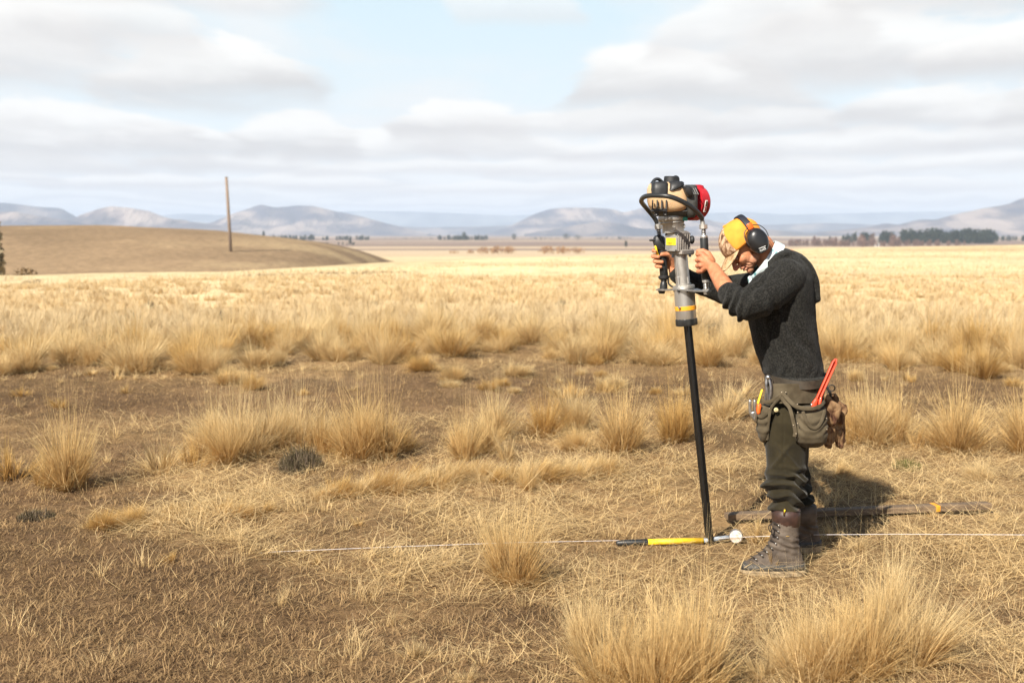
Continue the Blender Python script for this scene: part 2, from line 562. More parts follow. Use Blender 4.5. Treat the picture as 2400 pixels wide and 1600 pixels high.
MT_BROWN = mountain_mat('mountain_tussock', (0.052, 0.050, 0.078), (0.140, 0.118, 0.125), (0.33, 0.265, 0.23), 0.0050)
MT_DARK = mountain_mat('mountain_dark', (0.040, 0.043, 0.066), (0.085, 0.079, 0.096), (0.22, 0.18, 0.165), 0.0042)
MT_FAR = mountain_mat('mountain_far', (0.10, 0.130, 0.170), (0.15, 0.180, 0.220), (0.23, 0.26, 0.29), 0.0022)  # pale blue puts part of the distance haze into the colour
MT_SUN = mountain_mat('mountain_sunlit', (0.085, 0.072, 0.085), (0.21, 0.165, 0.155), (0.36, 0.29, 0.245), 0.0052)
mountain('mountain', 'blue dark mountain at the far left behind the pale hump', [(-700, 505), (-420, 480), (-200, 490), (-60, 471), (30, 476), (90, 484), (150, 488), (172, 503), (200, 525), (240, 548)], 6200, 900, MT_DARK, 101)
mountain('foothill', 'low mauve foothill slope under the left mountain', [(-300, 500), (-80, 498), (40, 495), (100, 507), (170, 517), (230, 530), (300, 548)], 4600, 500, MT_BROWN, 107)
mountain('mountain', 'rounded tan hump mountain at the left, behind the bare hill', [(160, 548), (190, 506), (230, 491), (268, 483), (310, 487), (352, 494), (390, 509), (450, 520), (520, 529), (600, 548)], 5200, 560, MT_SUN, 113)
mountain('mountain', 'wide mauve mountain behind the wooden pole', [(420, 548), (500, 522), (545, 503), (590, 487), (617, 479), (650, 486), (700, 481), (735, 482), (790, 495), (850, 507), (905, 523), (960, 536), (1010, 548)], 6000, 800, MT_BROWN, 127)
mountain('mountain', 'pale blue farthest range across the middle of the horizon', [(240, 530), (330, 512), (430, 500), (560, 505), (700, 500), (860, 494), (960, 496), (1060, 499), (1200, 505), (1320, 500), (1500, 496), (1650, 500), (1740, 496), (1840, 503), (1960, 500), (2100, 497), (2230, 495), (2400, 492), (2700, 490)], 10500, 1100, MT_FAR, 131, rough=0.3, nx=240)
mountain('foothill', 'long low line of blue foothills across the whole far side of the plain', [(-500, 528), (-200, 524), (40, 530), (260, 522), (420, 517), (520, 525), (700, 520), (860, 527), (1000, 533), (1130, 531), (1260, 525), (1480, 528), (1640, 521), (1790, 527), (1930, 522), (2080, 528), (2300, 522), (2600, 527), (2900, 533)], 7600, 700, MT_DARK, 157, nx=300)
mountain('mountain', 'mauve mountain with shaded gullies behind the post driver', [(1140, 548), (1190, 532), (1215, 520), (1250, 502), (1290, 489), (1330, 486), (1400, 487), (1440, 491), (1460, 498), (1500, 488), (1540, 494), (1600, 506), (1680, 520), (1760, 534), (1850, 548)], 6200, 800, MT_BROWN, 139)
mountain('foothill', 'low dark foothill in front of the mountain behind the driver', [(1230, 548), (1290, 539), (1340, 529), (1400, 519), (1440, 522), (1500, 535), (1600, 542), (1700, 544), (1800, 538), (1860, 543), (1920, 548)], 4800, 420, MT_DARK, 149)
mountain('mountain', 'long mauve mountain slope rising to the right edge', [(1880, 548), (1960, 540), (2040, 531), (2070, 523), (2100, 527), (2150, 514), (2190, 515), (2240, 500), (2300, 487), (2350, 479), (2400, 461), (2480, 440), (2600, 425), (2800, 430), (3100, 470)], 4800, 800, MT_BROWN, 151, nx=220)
# ------------------------------------------------------------------ solid shapes
XA, YA, ZA = np.array((1., 0, 0)), np.array((0, 1., 0)), np.array((0, 0, 1.))

def unit(v):
    v = np.asarray(v, float)
    return v / max(np.linalg.norm(v), 1e-9)

class MB:
    def __init__(self):
        self.v, self.f = [], []

    def loft(self, rings, caps=(True, True)):
        n = len(rings[0])
        b = len(self.v)
        for rg in rings:
            self.v.extend([tuple(q) for q in rg])
        for i in range(len(rings) - 1):
            for j in range(n):
                k = (j + 1) % n
                self.f.append((b + i * n + j, b + i * n + k, b + (i + 1) * n + k, b + (i + 1) * n + j))
        if caps[0]:
            self.f.append(tuple(b + j for j in range(n))[::-1])
        if caps[1]:
            self.f.append(tuple(b + (len(rings) - 1) * n + j for j in range(n)))
        return self

    def tube(self, pts, rad, n=14, ref=YA, round_ends=True, p=2.0):
        pts = [np.asarray(q, float) for q in pts]
        if not isinstance(rad, (list, tuple)) or (isinstance(rad, tuple) and len(rad) == 2):
            rad = [rad] * len(pts)
        rings = []
        m = len(pts)
        fr = []
        for i in range(m):
            t = unit(pts[min(i + 1, m - 1)] - pts[max(i - 1, 0)])
            a = np.cross(t, ref)
            if np.linalg.norm(a) < 0.15:
                a = np.cross(t, XA)
            a = unit(a)
            if fr and np.dot(a, fr[-1][1]) < 0:
                a = -a
            fr.append((t, a, unit(np.cross(a, t))))
        def ring(c, a, b, ra, rb):
            th = np.linspace(0, 2 * math.pi, n, endpoint=False)
            cc, ss = np.cos(th), np.sin(th)
            cc = np.sign(cc) * np.abs(cc) ** (2 / p); ss = np.sign(ss) * np.abs(ss) ** (2 / p)
            return c + np.outer(cc, a) * ra + np.outer(ss, b) * rb
        for i in range(m):
            r = rad[i]
            ra, rb = (r if isinstance(r, (tuple, list)) else (r, r))
            t, a, b = fr[i]
            if i == 0 and round_ends:
                e = min(ra, rb)
                for q, s in ((0.95, 0.32), (0.72, 0.70), (0.38, 0.92)):
                    rings.append(ring(pts[0] - t * e * q, a, b, ra * s, rb * s))
            rings.append(ring(pts[i], a, b, ra, rb))
            if i == m - 1 and round_ends:
                e = min(ra, rb)
                for q, s in ((0.38, 0.92), (0.72, 0.70), (0.95, 0.32)):
                    rings.append(ring(pts[i] + t * e * q, a, b, ra * s, rb * s))
        return self.loft(rings)

    def rows(self, rows, n=28, p=2.0, caps=(True, True)):
        """horizontal sections (py, x left, x right, Y, depth radius) read off the photograph at their own distance"""
        rings = []
        th = np.linspace(0, 2 * math.pi, n, endpoint=False)
        for rw in rows:
            py, xl, xr, Y, ry = rw[:5]
            pp = rw[5] if len(rw) > 5 else p
            c = P((xl + xr) / 2, py, Y)
            rx = (xr - xl) / 2 * mpp(Y)
            cc, ss = np.cos(th), np.sin(th)
            cc = np.sign(cc) * np.abs(cc) ** (2 / pp); ss = np.sign(ss) * np.abs(ss) ** (2 / pp)
            rings.append(c + np.outer(cc, XA) * rx + np.outer(ss, YA) * ry)
        return self.loft(rings, caps)

    def ell(self, c, ax, r, nu=16, nv=10):
        """ellipsoid with axes ax (three vectors) and radii r"""
        c = np.asarray(c, float)
        rings = []
        for i in range(1, nv):
            ph = -math.pi / 2 + math.pi * i / nv
            th = np.linspace(0, 2 * math.pi, nu, endpoint=False)
            rings.append(c + np.outer(np.cos(th), ax[0]) * r[0] * math.cos(ph) + np.outer(np.sin(th), ax[1]) * r[1] * math.cos(ph) + np.asarray(ax[2]) * r[2] * math.sin(ph))
        return self.loft(rings)

    def lathe(self, p0, p1, prof, n=28, squash=None, wave=None):
        """prof: (place along p0-p1 from 0 to 1, radius in metres)"""
        p0, p1 = np.asarray(p0, float), np.asarray(p1, float)
        t = unit(p1 - p0)
        a = np.cross(t, YA)
        if np.linalg.norm(a) < 0.2:
            a = np.cross(t, ZA)
        a = unit(a); b = unit(np.cross(a, t))
        th = np.linspace(0, 2 * math.pi, n, endpoint=False)
        rings = []
        for s, r in prof:
            rr_ = r * (1 + (wave[1] * np.sign(np.sin(th * wave[0])) if wave else 0))
            rings.append(p0 + (p1 - p0) * s + (np.cos(th) * rr_)[:, None] * a + (np.sin(th) * rr_)[:, None] * b)
        return self.loft(rings)

    def box(self, c, ex, ey, ez, sx, sy, sz, bev=0.002):
        """bevelled box; ex, ey, ez unit axes; full sizes"""
        c = np.asarray(c, float)
        bev = min(bev, 0.45 * min(sx, sy, sz))
        def rect(hx, hy, k):
            pts = []
            for (qx, qy, a0) in ((1, 1, 0), (-1, 1, 90), (-1, -1, 180), (1, -1, 270)):
                for da in (0, 45, 90):
                    an = math.radians(a0 + da)
                    pts.append((qx * (hx - k) + k * math.cos(an), qy * (hy - k) + k * math.sin(an)))
            return pts
        rings = []
        for z, ins in ((-sz / 2, bev), (-sz / 2 + bev, 0), (sz / 2 - bev, 0), (sz / 2, bev)):
            rings.append(np.array([c + x * ex + y * ey + z * ez for x, y in rect(sx / 2 - ins, sy / 2 - ins, bev)]))
        return self.loft(rings)

    def build(self, name, m, parent=None, smooth=True):
        import bmesh
        o = link_mesh(name, self.v, self.f, m, smooth=smooth)
        bm = bmesh.new(); bm.from_mesh(o.data)
        bmesh.ops.recalc_face_normals(bm, faces=bm.faces)
        bm.to_mesh(o.data); bm.free()
        if parent is not None:
            adopt(o, parent)
        return o

def autosmooth(o, ang=35):
    """smooth faces, but keep edges sharper than ang degrees"""
    import bmesh
    bm = bmesh.new(); bm.from_mesh(o.data)
    lim = math.radians(ang)
    for e in bm.edges:
        e.smooth = not (len(e.link_faces) == 2 and e.calc_face_angle(0) > lim)
    bm.to_mesh(o.data); bm.free()
    return o

def hard(mb, name, m, parent=None, ang=35):
    return autosmooth(mb.build(name, m, parent), ang)

def fuse(mb, name, m, parent=None, voxel=0.005, smooth=4, disp=None):
    """all shapes of mb melted into one continuous skin"""
    o = mb.build('melt', m)
    md = o.modifiers.new('r', 'REMESH'); md.mode = 'VOXEL'; md.voxel_size = voxel; md.use_smooth_shade = True
    if smooth:
        ms = o.modifiers.new('s', 'SMOOTH'); ms.factor = 0.5; ms.iterations = smooth
    dg = bpy.context.evaluated_depsgraph_get()
    me = bpy.data.meshes.new_from_object(o.evaluated_get(dg))
    bpy.data.objects.remove(o)
    me.name = name
    me.materials.clear(); me.materials.append(m)
    me.polygons.foreach_set('use_smooth', np.ones(len(me.polygons), bool))
    if disp is not None:
        n = len(me.vertices)
        co = np.empty(n * 3, np.float32); me.vertices.foreach_get('co', co)
        no = np.empty(n * 3, np.float32); me.vertices.foreach_get('normal', no)
        co = co.reshape(-1, 3).astype(float); no = no.reshape(-1, 3).astype(float)
        d = disp(co, no)
        co = co + (no * d[:, None] if d.ndim == 1 else d)
        me.vertices.foreach_set('co', co.astype(np.float32).ravel())
        me.update()
    o = bpy.data.objects.new(name, me)
    COL.objects.link(o)
    if parent is not None:
        adopt(o, parent)
    return o

def lettering(txt, size, o, ex, ey, m, parent, name='lettering', depth=0.0004):
    """letters as a thin mesh, centred on o; ex reading direction, ey up the letters"""
    cu = bpy.data.curves.new('t', 'FONT')
    cu.body = txt; cu.size = size; cu.align_x = 'CENTER'; cu.align_y = 'CENTER'; cu.extrude = depth; cu.space_character = 1.05
    to = bpy.data.objects.new('t', cu)
    COL.objects.link(to)
    bpy.context.view_layer.update()
    me = bpy.data.meshes.new_from_object(to.evaluated_get(bpy.context.evaluated_depsgraph_get()))
    bpy.data.objects.remove(to)
    me.name = name
    me.materials.clear(); me.materials.append(m)
    ob = bpy.data.objects.new(name, me)
    COL.objects.link(ob)
    ex, ey = unit(ex), unit(ey)
    ez = unit(np.cross(ex, ey))
    M = Matrix(((ex[0], ey[0], ez[0], o[0]), (ex[1], ey[1], ez[1], o[1]), (ex[2], ey[2], ez[2], o[2]), (0, 0, 0, 1)))
    me.transform(M)
    adopt(ob, parent)
    return ob

def spline(pts, k=6):
    """Catmull-Rom through points"""
    pts = [np.asarray(q, float) for q in pts]
    q = [2 * pts[0] - pts[1]] + pts + [2 * pts[-1] - pts[-2]]
    out = []
    for i in range(1, len(q) - 2):
        for j in range(k):
            t = j / k
            out.append(0.5 * ((2 * q[i]) + (-q[i - 1] + q[i + 1]) * t + (2 * q[i - 1] - 5 * q[i] + 4 * q[i + 1] - q[i + 2]) * t * t + (-q[i - 1] + 3 * q[i] - 3 * q[i + 1] + q[i + 2]) * t ** 3))
    out.append(q[-2])
    return out

# ------------------------------------------------------------------ materials of the things
M_SKIN = simple('skin', (0.43, 0.165, 0.080), 0.6, spec=0.28, col2=(0.53, 0.232, 0.120), vscale=38, bump=0.25, bscale=160)
M_SKIN.node_tree.nodes['Principled BSDF'].inputs['Subsurface Weight'].default_value = 0.08
M_SKIN.node_tree.nodes['Principled BSDF'].inputs['Subsurface Radius'].default_value = (0.01, 0.004, 0.002)
M_WOOL = simple('charcoal_wool', (0.011, 0.0108, 0.010), 0.95, spec=0.10, col2=(0.036, 0.0345, 0.030), vscale=130, bump=1.0, bscale=230, sheen=0.06, lo=0.42, hi=0.68)
M_RIB = simple('wool_rib', (0.015, 0.0145, 0.013), 0.95, spec=0.12, col2=(0.045, 0.043, 0.038), vscale=160, bump=0.8, bscale=260, sheen=0.05)
M_TROUSER = simple('olive_cloth', (0.023, 0.0180, 0.0085), 0.9, spec=0.15, var=0.25, vscale=14, bump=0.35, bscale=420, sheen=0.1)
M_APRON = simple('waxed_canvas', (0.062, 0.047, 0.027), 0.85, spec=0.2, col2=(0.105, 0.083, 0.051), vscale=22, bump=0.3, bscale=300, sheen=0.05)
M_BELT = simple('belt_leather', (0.040, 0.030, 0.019), 0.6, var=0.3, vscale=40, bump=0.3, bscale=150)
M_BOOT = simple('boot_leather', (0.060, 0.045, 0.034), 0.75, spec=0.3, col2=(0.125, 0.098, 0.075), vscale=26, bump=0.5, bscale=150)
M_BOOTCUFF = simple('boot_cuff_leather', (0.045, 0.022, 0.016), 0.5, var=0.3, vscale=40, bump=0.2)
M_SOLE = simple('boot_sole', (0.33, 0.25, 0.15), 0.85, var=0.3, vscale=45)
M_RAND = simple('boot_rand', (0.035, 0.034, 0.032), 0.7, col2=(0.09, 0.08, 0.065), vscale=40)
M_LACE = simple('lace', (0.02, 0.014, 0.012), 0.8)
M_STEEL = simple('bare_steel', (0.55, 0.54, 0.52), 0.35, 1.0, var=0.15, vscale=40, bump=0.1)
M_ALU = simple('cast_aluminium', (0.44, 0.42, 0.385), 0.46, 0.75, var=0.18, vscale=26, bump=0.25, bscale=240)
M_ALU_D = simple('dusty_casting', (0.30, 0.27, 0.24), 0.6, 0.45, var=0.25, vscale=30, bump=0.35, bscale=240)
M_ALU_L = simple('brushed_barrel', (0.62, 0.61, 0.59), 0.36, 0.85, var=0.10, vscale=16, bump=0.1, stretch=(1, 1, 0.2))
M_BLACK = simple('black_plastic', (0.022, 0.022, 0.023), 0.5, var=0.3, vscale=40)
M_RUBBER = simple('black_rubber', (0.020, 0.021, 0.021), 0.42, var=0.3, vscale=20, spec=0.5)
M_DARK = simple('engine_dark', (0.045, 0.045, 0.042), 0.6, var=0.35, vscale=35)
M_TANK = simple('tank_plastic', (0.64, 0.45, 0.265), 0.42, spec=0.4, col2=(0.52, 0.32, 0.165), vscale=9)
M_TANK.node_tree.nodes['Principled BSDF'].inputs['Subsurface Weight'].default_value = 0.25
M_TANK.node_tree.nodes['Principled BSDF'].inputs['Subsurface Radius'].default_value = (0.02, 0.012, 0.006)
M_RED = simple('red_plastic', (0.40, 0.010, 0.018), 0.32, spec=0.5, coat=0.3, var=0.12, vscale=20)
M_YEL = simple('yellow_label', (0.86, 0.60, 0.02), 0.5)
M_ORANGE_BAND = simple('orange_band', (0.85, 0.36, 0.02), 0.5)
M_WHITE = simple('white_print', (0.75, 0.75, 0.72), 0.5)
M_INK = simple('dark_print', (0.10, 0.05, 0.01), 0.6)
M_GREEN_TAG = simple('green_tag', (0.02, 0.26, 0.20), 0.5)
M_POST = simple('bitumen_black', (0.006, 0.006, 0.006), 0.38, spec=0.5, var=0.4, vscale=30)
M_CAPY = simple('yellow_cotton', (0.78, 0.295, 0.03), 0.85, var=0.10, vscale=25, bump=0.2, bscale=400)
M_ORANGE = simple('orange_plastic', (0.80, 0.13, 0.015), 0.45)
M_COLLAR = None

def camo(name, a, b, c, scale, stretch=(1, 1, 1)):
    m, nt, p = mat(name)
    tcn = nt.nodes.new('ShaderNodeTexCoord')
    mp = nt.nodes.new('ShaderNodeMapping'); mp.inputs['Scale'].default_value = stretch
    nt.links.new(tcn.outputs['Object'], mp.inputs[0])
    n = nt.nodes.new('ShaderNodeTexNoise'); n.inputs['Scale'].default_value = scale; n.inputs['Detail'].default_value = 4; n.inputs['Distortion'].default_value = 0.8
    nt.links.new(mp.outputs[0], n.inputs['Vector'])
    cr = nt.nodes.new('ShaderNodeValToRGB')
    e = cr.color_ramp.elements
    e[0].position = 0.36; e[0].color = (*a, 1)
    e[1].position = 0.62; e[1].color = (*c, 1)
    k = e.new(0.48); k.color = (*b, 1)
    nt.links.new(n.outputs[0], cr.inputs[0])
    nt.links.new(cr.outputs[0], p.inputs['Base Color'])
    p.inputs['Roughness'].default_value = 0.85
    p.inputs['Specular IOR Level'].default_value = 0.2
    return m
M_CAMO = camo('camouflage_cloth', (0.10, 0.048, 0.026), (0.28, 0.16, 0.085), (0.52, 0.37, 0.24), 60, (1, 1, 0.6))
M_CAMO_B = camo('camouflage_brim', (0.20, 0.115, 0.055), (0.37, 0.235, 0.115), (0.48, 0.35, 0.21), 48)
M_GLOVE = camo('worn_glove_leather', (0.055, 0.022, 0.013), (0.14, 0.075, 0.037), (0.25, 0.155, 0.078), 26)
M_PLAID = camo('plaid_shirt', (0.05, 0.20, 0.22), (0.50, 0.63, 0.65), (0.70, 0.74, 0.75), 30, (1, 1, 0.5))
M_WOOD = simple('weathered_wood', (0.115, 0.075, 0.043), 0.85, col2=(0.235, 0.16, 0.093), vscale=10, stretch=(0.6, 8, 8), bump=0.4, bscale=60)

# ------------------------------------------------------------------ the black steel post
POST_B = P(1664, 1276, 5.77)
POST_T = P(1610, 748, 5.77)
post = thing('fence_post', (POST_B[0], POST_B[1], 0), 'black steel fence post being driven into the ground, leaning to the left', 'fence post')
pd = unit(POST_T - POST_B)
mb = MB()
foot = POST_B - pd * 0.28
# Y-shaped section of a steel standard: three flanges
pa = unit(np.cross(pd, YA)); pb = unit(np.cross(pa, pd))
def ysec(c, k=1.0):
    pts = []
    for i in range(3):
        an = math.radians(-90 + 120 * i + 12)
        d = np.array((math.cos(an), math.sin(an)))
        nn = np.array((-d[1], d[0]))
        for q in (nn * -0.0042 + d * 0.008, nn * -0.0036 + d * 0.0215, nn * 0.0036 + d * 0.0215, nn * 0.0042 + d * 0.008):
            pts.append(c + (pa * q[0] + pb * q[1]) * k)
    return np.array(pts)
mb.loft([ysec(foot), ysec(POST_T)])
hard(mb, 'shaft', M_POST, post, 30)
for i in range(11):                                   # wire holes show as small studs along the flange
    c = POST_B + (POST_T - POST_B) * (0.14 + 0.075 * i)
    an = math.radians(-90 + 12)
    d = pa * math.cos(an) + pb * math.sin(an)
    mb = MB()
    mb.lathe(c + d * 0.017 - pa * 0.0048, c + d * 0.017 + pa * 0.0048, [(0, 0.0022), (1, 0.0022)], 8)
    hard(mb, 'stud', M_DARK, post)

# ------------------------------------------------------------------ the post driver
DY = 5.77
def D(px, py, dy=0.0):
    return P(px, py, DY + dy)
px1 = mpp(DY)
drv = thing('post_driver', D(1606, 760), 'petrol post driver with cream tank and red engine, held on top of the black post', 'post driver')

def lath(x0, y0, x1, y1, prof, n=32, dy=0.0, wave=None):
    mb = MB()
    mb.lathe(D(x0, y0, dy), D(x1, y1, dy), [(s, r * px1) for s, r in prof], n, wave=wave)
    return mb

o = hard(lath(1603.5, 676, 1608.5, 748, [(0, 22), (0.02, 24), (0.5, 24), (0.97, 24), (1, 23)]), 'barrel', M_ALU_L, drv)
hard(lath(1608.2, 746, 1609.6, 763, [(0, 23), (0.08, 25), (0.8, 25.6), (0.95, 24.5), (1, 21)], 48, wave=(12, 0.022)), 'end_cap', M_RUBBER, drv)
hard(lath(1606.4, 716.5, 1607.2, 726.5, [(0, 24.3), (0.06, 24.9), (0.94, 24.9), (1, 24.3)]), 'warning_band', M_ORANGE_BAND, drv)
mb = MB(); mb.box(D(1592, 721, -0.050), XA, YA, ZA, 0.012, 0.006, 0.012); hard(mb, 'band_buckle', M_STEEL, drv)
# lower plate that carries the two handles
HF, HN = P(1547, 679, 5.95), P(1656, 682, 5.60)       # far and near handle feet
hv = unit(HN - HF); hn = unit(np.cross(ZA, hv))
mb = MB()
mid = D(1603, 678)
def plate_ring(c, w):
    return np.array([c - hn * w - ZA * 0.004, c + hn * w - ZA * 0.004, c + hn * w + ZA * 0.004, c - hn * w + ZA * 0.004])
mb.loft([plate_ring(HF - hv * 0.022, 0.012), plate_ring(HF, 0.022), plate_ring(HF + hv * 0.07, 0.026), plate_ring(mid - hv * 0.04, 0.055), plate_ring(mid + hv * 0.04, 0.055), plate_ring(HN - hv * 0.07, 0.026), plate_ring(HN, 0.022), plate_ring(HN + hv * 0.022, 0.012)])
hard(mb, 'handle_plate', M_STEEL, drv, 25)
hard(lath(1602.5, 668, 1603.2, 676.5, [(0, 22), (0.15, 25.5), (0.85, 26), (1, 25)]), 'flange', M_ALU, drv)
for bx, by, bd in ((1590, 682, -0.045), (1611, 683, -0.05), (1581, 681, 0.0)):
    mb = MB(); mb.lathe(D(bx, by - 3, bd), D(bx, by + 3, bd), [(0, 0.0055), (1, 0.0055)], 6); hard(mb, 'bolt', M_BLACK, drv)
# cylinder with tie rods
hard(lath(1594.5, 595, 1602, 669, [(0, 16), (0.93, 16), (0.95, 18), (1, 18)]), 'cylinder', M_ALU, drv)
for bx, bd in ((-10.5, -0.022), (11.5, -0.022), (-13, 0.02)):
    hard(lath(1594.5 + bx, 595, 1602 + bx, 669, [(0, 2.2), (0.72, 2.2), (0.73, 4.2), (1, 4.2)], 12, bd), 'tie_rod', M_ALU_L, drv)
# gearbox: a square casting standing corner-on, label plate on its left face
gc = D(1589, 567)
e1 = unit(np.array((0.74, 0.67, 0)))                   # along the right-hand face
e2 = unit(np.array((-0.67, 0.74, 0)))                  # along the left-hand face
mb = MB()
mb.box(gc, e1, e2, ZA, 0.098, 0.092, 0.112, 0.012)
mb.box(D(1598, 591), e1, e2, ZA, 0.100, 0.086, 0.028, 0.006)
hard(mb, 'gearbox', M_ALU_D, drv, 40)
mb = MB()
for k in range(5):
    mb.box(gc - e2 * 0.0465 + e1 * (-0.034 + 0.017 * k) - ZA * 0.003, e1, e2, ZA, 0.004, 0.006, 0.088, 0.0015)
hard(mb, 'cooling_rib', M_ALU_D, drv)
mb = MB(); pc = gc - e1 * 0.0505 - ZA * 0.002
mb.box(pc, e2, e1, ZA, 0.080, 0.006, 0.092, 0.004)
hard(mb, 'face_plate', M_ALU, drv)
for sa, sb in ((-1, 1), (1, 1), (-1, -1), (1, -1)):
    mb = MB(); c = pc - e1 * 0.003 + e2 * 0.033 * sa + ZA * 0.040 * sb
    mb.lathe(c, c - e1 * 0.005, [(0, 0.0045), (0.7, 0.0045), (1, 0.003)], 8); hard(mb, 'bolt', M_BLACK, drv)
mb = MB(); lc = pc - e1 * 0.0040 + ZA * 0.004
mb.box(lc, e2, e1, ZA, 0.062, 0.002, 0.036, 0.001)
plate = hard(mb, 'name_plate', M_YEL, drv)
for (tx, sz, off, up) in (('T850', 0.0135, 0.008, -0.0085), ('111', 0.009, -0.019, -0.0085)):
    lettering(tx, sz, lc - e1 * 0.0016 - (-e2) * 0 + e2 * off + ZA * up, -e2, ZA, M_INK, plate)
mb = MB()
for q in (0.006, -0.0005):
    mb.box(lc - e1 * 0.0012 + ZA * (q + 0.004), e2, e1, ZA, 0.046, 0.001, 0.0022, 0.0003)
adopt(mb.build('lettering', simple('ochre_print', (0.62, 0.40, 0.01), 0.6)), plate)
for bx, by in ((1577, 600), (1617, 598)):
    mb = MB(); mb.lathe(D(bx, by - 4, -0.03), D(bx, by + 4, -0.03), [(0, 0.007), (1, 0.007)], 6); hard(mb, 'bolt', M_BLACK, drv)
mb = MB(); mb.ell(D(1622, 562, 0.0), (XA, YA, ZA), (0.013, 0.02, 0.022)); hard(mb, 'plug', M_BLACK, drv)
# neck and clutch housing
hard(lath(1577, 523, 1578, 546, [(0, 23), (0.06, 26), (0.12, 26), (0.2, 25), (0.9, 25), (0.95, 26.5), (1, 26)]), 'neck', M_ALU, drv)
hard(lath(1573.5, 500, 1575, 525, [(0, 24), (0.1, 29), (0.25, 31), (0.55, 31.5), (0.7, 30), (0.78, 28), (0.86, 29), (1, 27)]), 'clutch_housing', M_ALU, drv)
for bx, by, bd in ((1581, 536, -0.055), (1554, 526, -0.02), (1604, 530, -0.02)):
    mb = MB(); mb.box(D(bx, by, bd), XA, YA, ZA, 0.008, 0.010, 0.022, 0.003); hard(mb, 'lug', M_ALU, drv)
mb = MB(); mb.box(D(1606, 513, -0.045), XA, YA, ZA, 0.024, 0.004, 0.020, 0.002); hard(mb, 'tag', M_GREEN_TAG, drv)
# engine underside, engine block, red fan cowl
mb = MB(); mb.rows([(492, 1530, 1625, DY, 0.085), (496, 1526, 1630, DY, 0.09), (503, 1534, 1622, DY, 0.08), (507, 1545, 1610, DY, 0.06)], p=3)
hard(mb, 'crankcase', M_DARK, drv)
mb = MB(); mb.rows([(434, 1603, 1628, 5.735, 0.05), (437, 1598, 1632, 5.73, 0.062), (460, 1600, 1633, 5.725, 0.065), (485, 1604, 1633, 5.725, 0.065), (503, 1607, 1629, 5.735, 0.06), (510, 1610, 1626, 5.745, 0.05)], p=3.2)
hard(mb, 'engine_block', M_DARK, drv)
mb = MB()
for k in range(4):
    mb.box(D(1619 + 4.6 * k, 450 - 0.6 * k, -0.108), unit(np.array((1, 0, 0.5))), YA, unit(np.array((-0.5, 0, 1))), 0.004, 0.012, 0.028 + 0.003 * k, 0.001)
hard(mb, 'cooling_fin', M_ALU_L, drv)
ca = unit(np.array((0.75, 0.66, 0.0)))
C0, C1 = P(1614, 475, 5.775), P(1614, 475, 5.775) + ca * 0.080
prof = [(0, 0.080), (0.03, 0.089)]
for k in range(6):
    s = 0.10 + 0.11 * k
    prof += [(s, 0.0895), (s + 0.02, 0.0850), (s + 0.05, 0.0850), (s + 0.07, 0.0895)]
prof += [(0.80, 0.089), (0.92, 0.080), (0.98, 0.060), (1.0, 0.03)]
mb = MB(); mb.lathe(C0, C1, prof, 48)
cowl = hard(mb, 'fan_cowl', M_RED, drv, 50)
mb = MB(); mb.rows([(433.5, 1618, 1642, 5.80, 0.03), (436, 1612, 1648, 5.80, 0.04), (446, 1612, 1650, 5.80, 0.045)], p=4)
hard(mb, 'cowl_top', M_RED, drv)
ln = unit(np.array((0.62, -0.74, -0.22)))
lx = unit(np.cross(ZA, ln)); ly = unit(np.cross(ln, lx))
lcx = (C0 + ca * 0.028) + unit(np.array((0.66, -0.75, -0.22))) * 0.0885
mb = MB(); mb.box(lcx, lx, ly, ln, 0.0175, 0.060, 0.004, 0.0015)
st = hard(mb, 'sticker', M_WHITE, cowl)
mb = MB(); mb.box(lcx + ln * 0.0008 + ly * 0.012, lx, ly, ln, 0.0125, 0.026, 0.004, 0.001); adopt(mb.build('print', M_INK), drv)
mb = MB(); mb.box(lcx + ln * 0.0008 - ly * 0.014, lx, ly, ln, 0.0125, 0.022, 0.004, 0.001); adopt(mb.build('print', M_RED), drv)
mb = MB(); mb.box(D(1601, 442, -0.095), XA, YA, ZA, 0.026, 0.010, 0.026, 0.002)
adopt(mb.build('casing_label', M_WHITE), drv)
lettering('E', 0.017, D(1602, 442, -0.1015), XA, ZA, M_INK, drv)
mb = MB(); mb.box(D(1582, 440, -0.085), XA, YA, ZA, 0.042, 0.010, 0.016, 0.002); adopt(mb.build('cylinder_fin', M_ALU_L), drv)
# fuel tank with its strap, cap and guard
TK = [(428, 1530, 1585, 5.735, 0.05), (432, 1522, 1601, 5.735, 0.070), (441, 1518, 1610, 5.735, 0.080), (455, 1517, 1613, 5.735, 0.084), (472, 1518, 1614, 5.735, 0.084), (484, 1521, 1612, 5.735, 0.080), (493, 1527, 1604, 5.735, 0.070), (497, 1536, 1590, 5.735, 0.052)]
mb = MB(); mb.rows(TK, n=40, p=3.0)
tank = hard(mb, 'fuel_tank', M_TANK, drv, 60)
mb = MB(); mb.rows([(427, 1529, 1560, 5.735, 0.070, 4), (432, 1524, 1564, 5.735, 0.088, 4), (445, 1522, 1565, 5.735, 0.093, 4), (458, 1523, 1565, 5.735, 0.093, 4)], n=32)
hard(mb, 'tank_strap', M_BLACK, drv, 50)
mb = MB(); mb.tube(spline([D(1527, 432, -0.03), D(1534, 422, -0.03), D(1543, 420, -0.03), D(1553, 428, -0.03)]), (0.008, 0.034)); hard(mb, 'strap_hook', M_BLACK, drv)
hard(lath(1574, 413.5, 1573, 434, [(0, 15), (0.08, 17.2), (0.55, 17.6), (0.6, 19), (0.9, 20), (1, 20)], 30, -0.03, wave=(15, 0.012)), 'filler_cap', M_BLACK, drv)
mb = MB(); mb.tube(spline([D(1576, 416, -0.03), D(1584, 413, -0.03), D(1590, 417, -0.03), D(1591, 427, -0.03)]), (0.004, 0.012)); hard(mb, 'cap_tether', M_BLACK, drv)
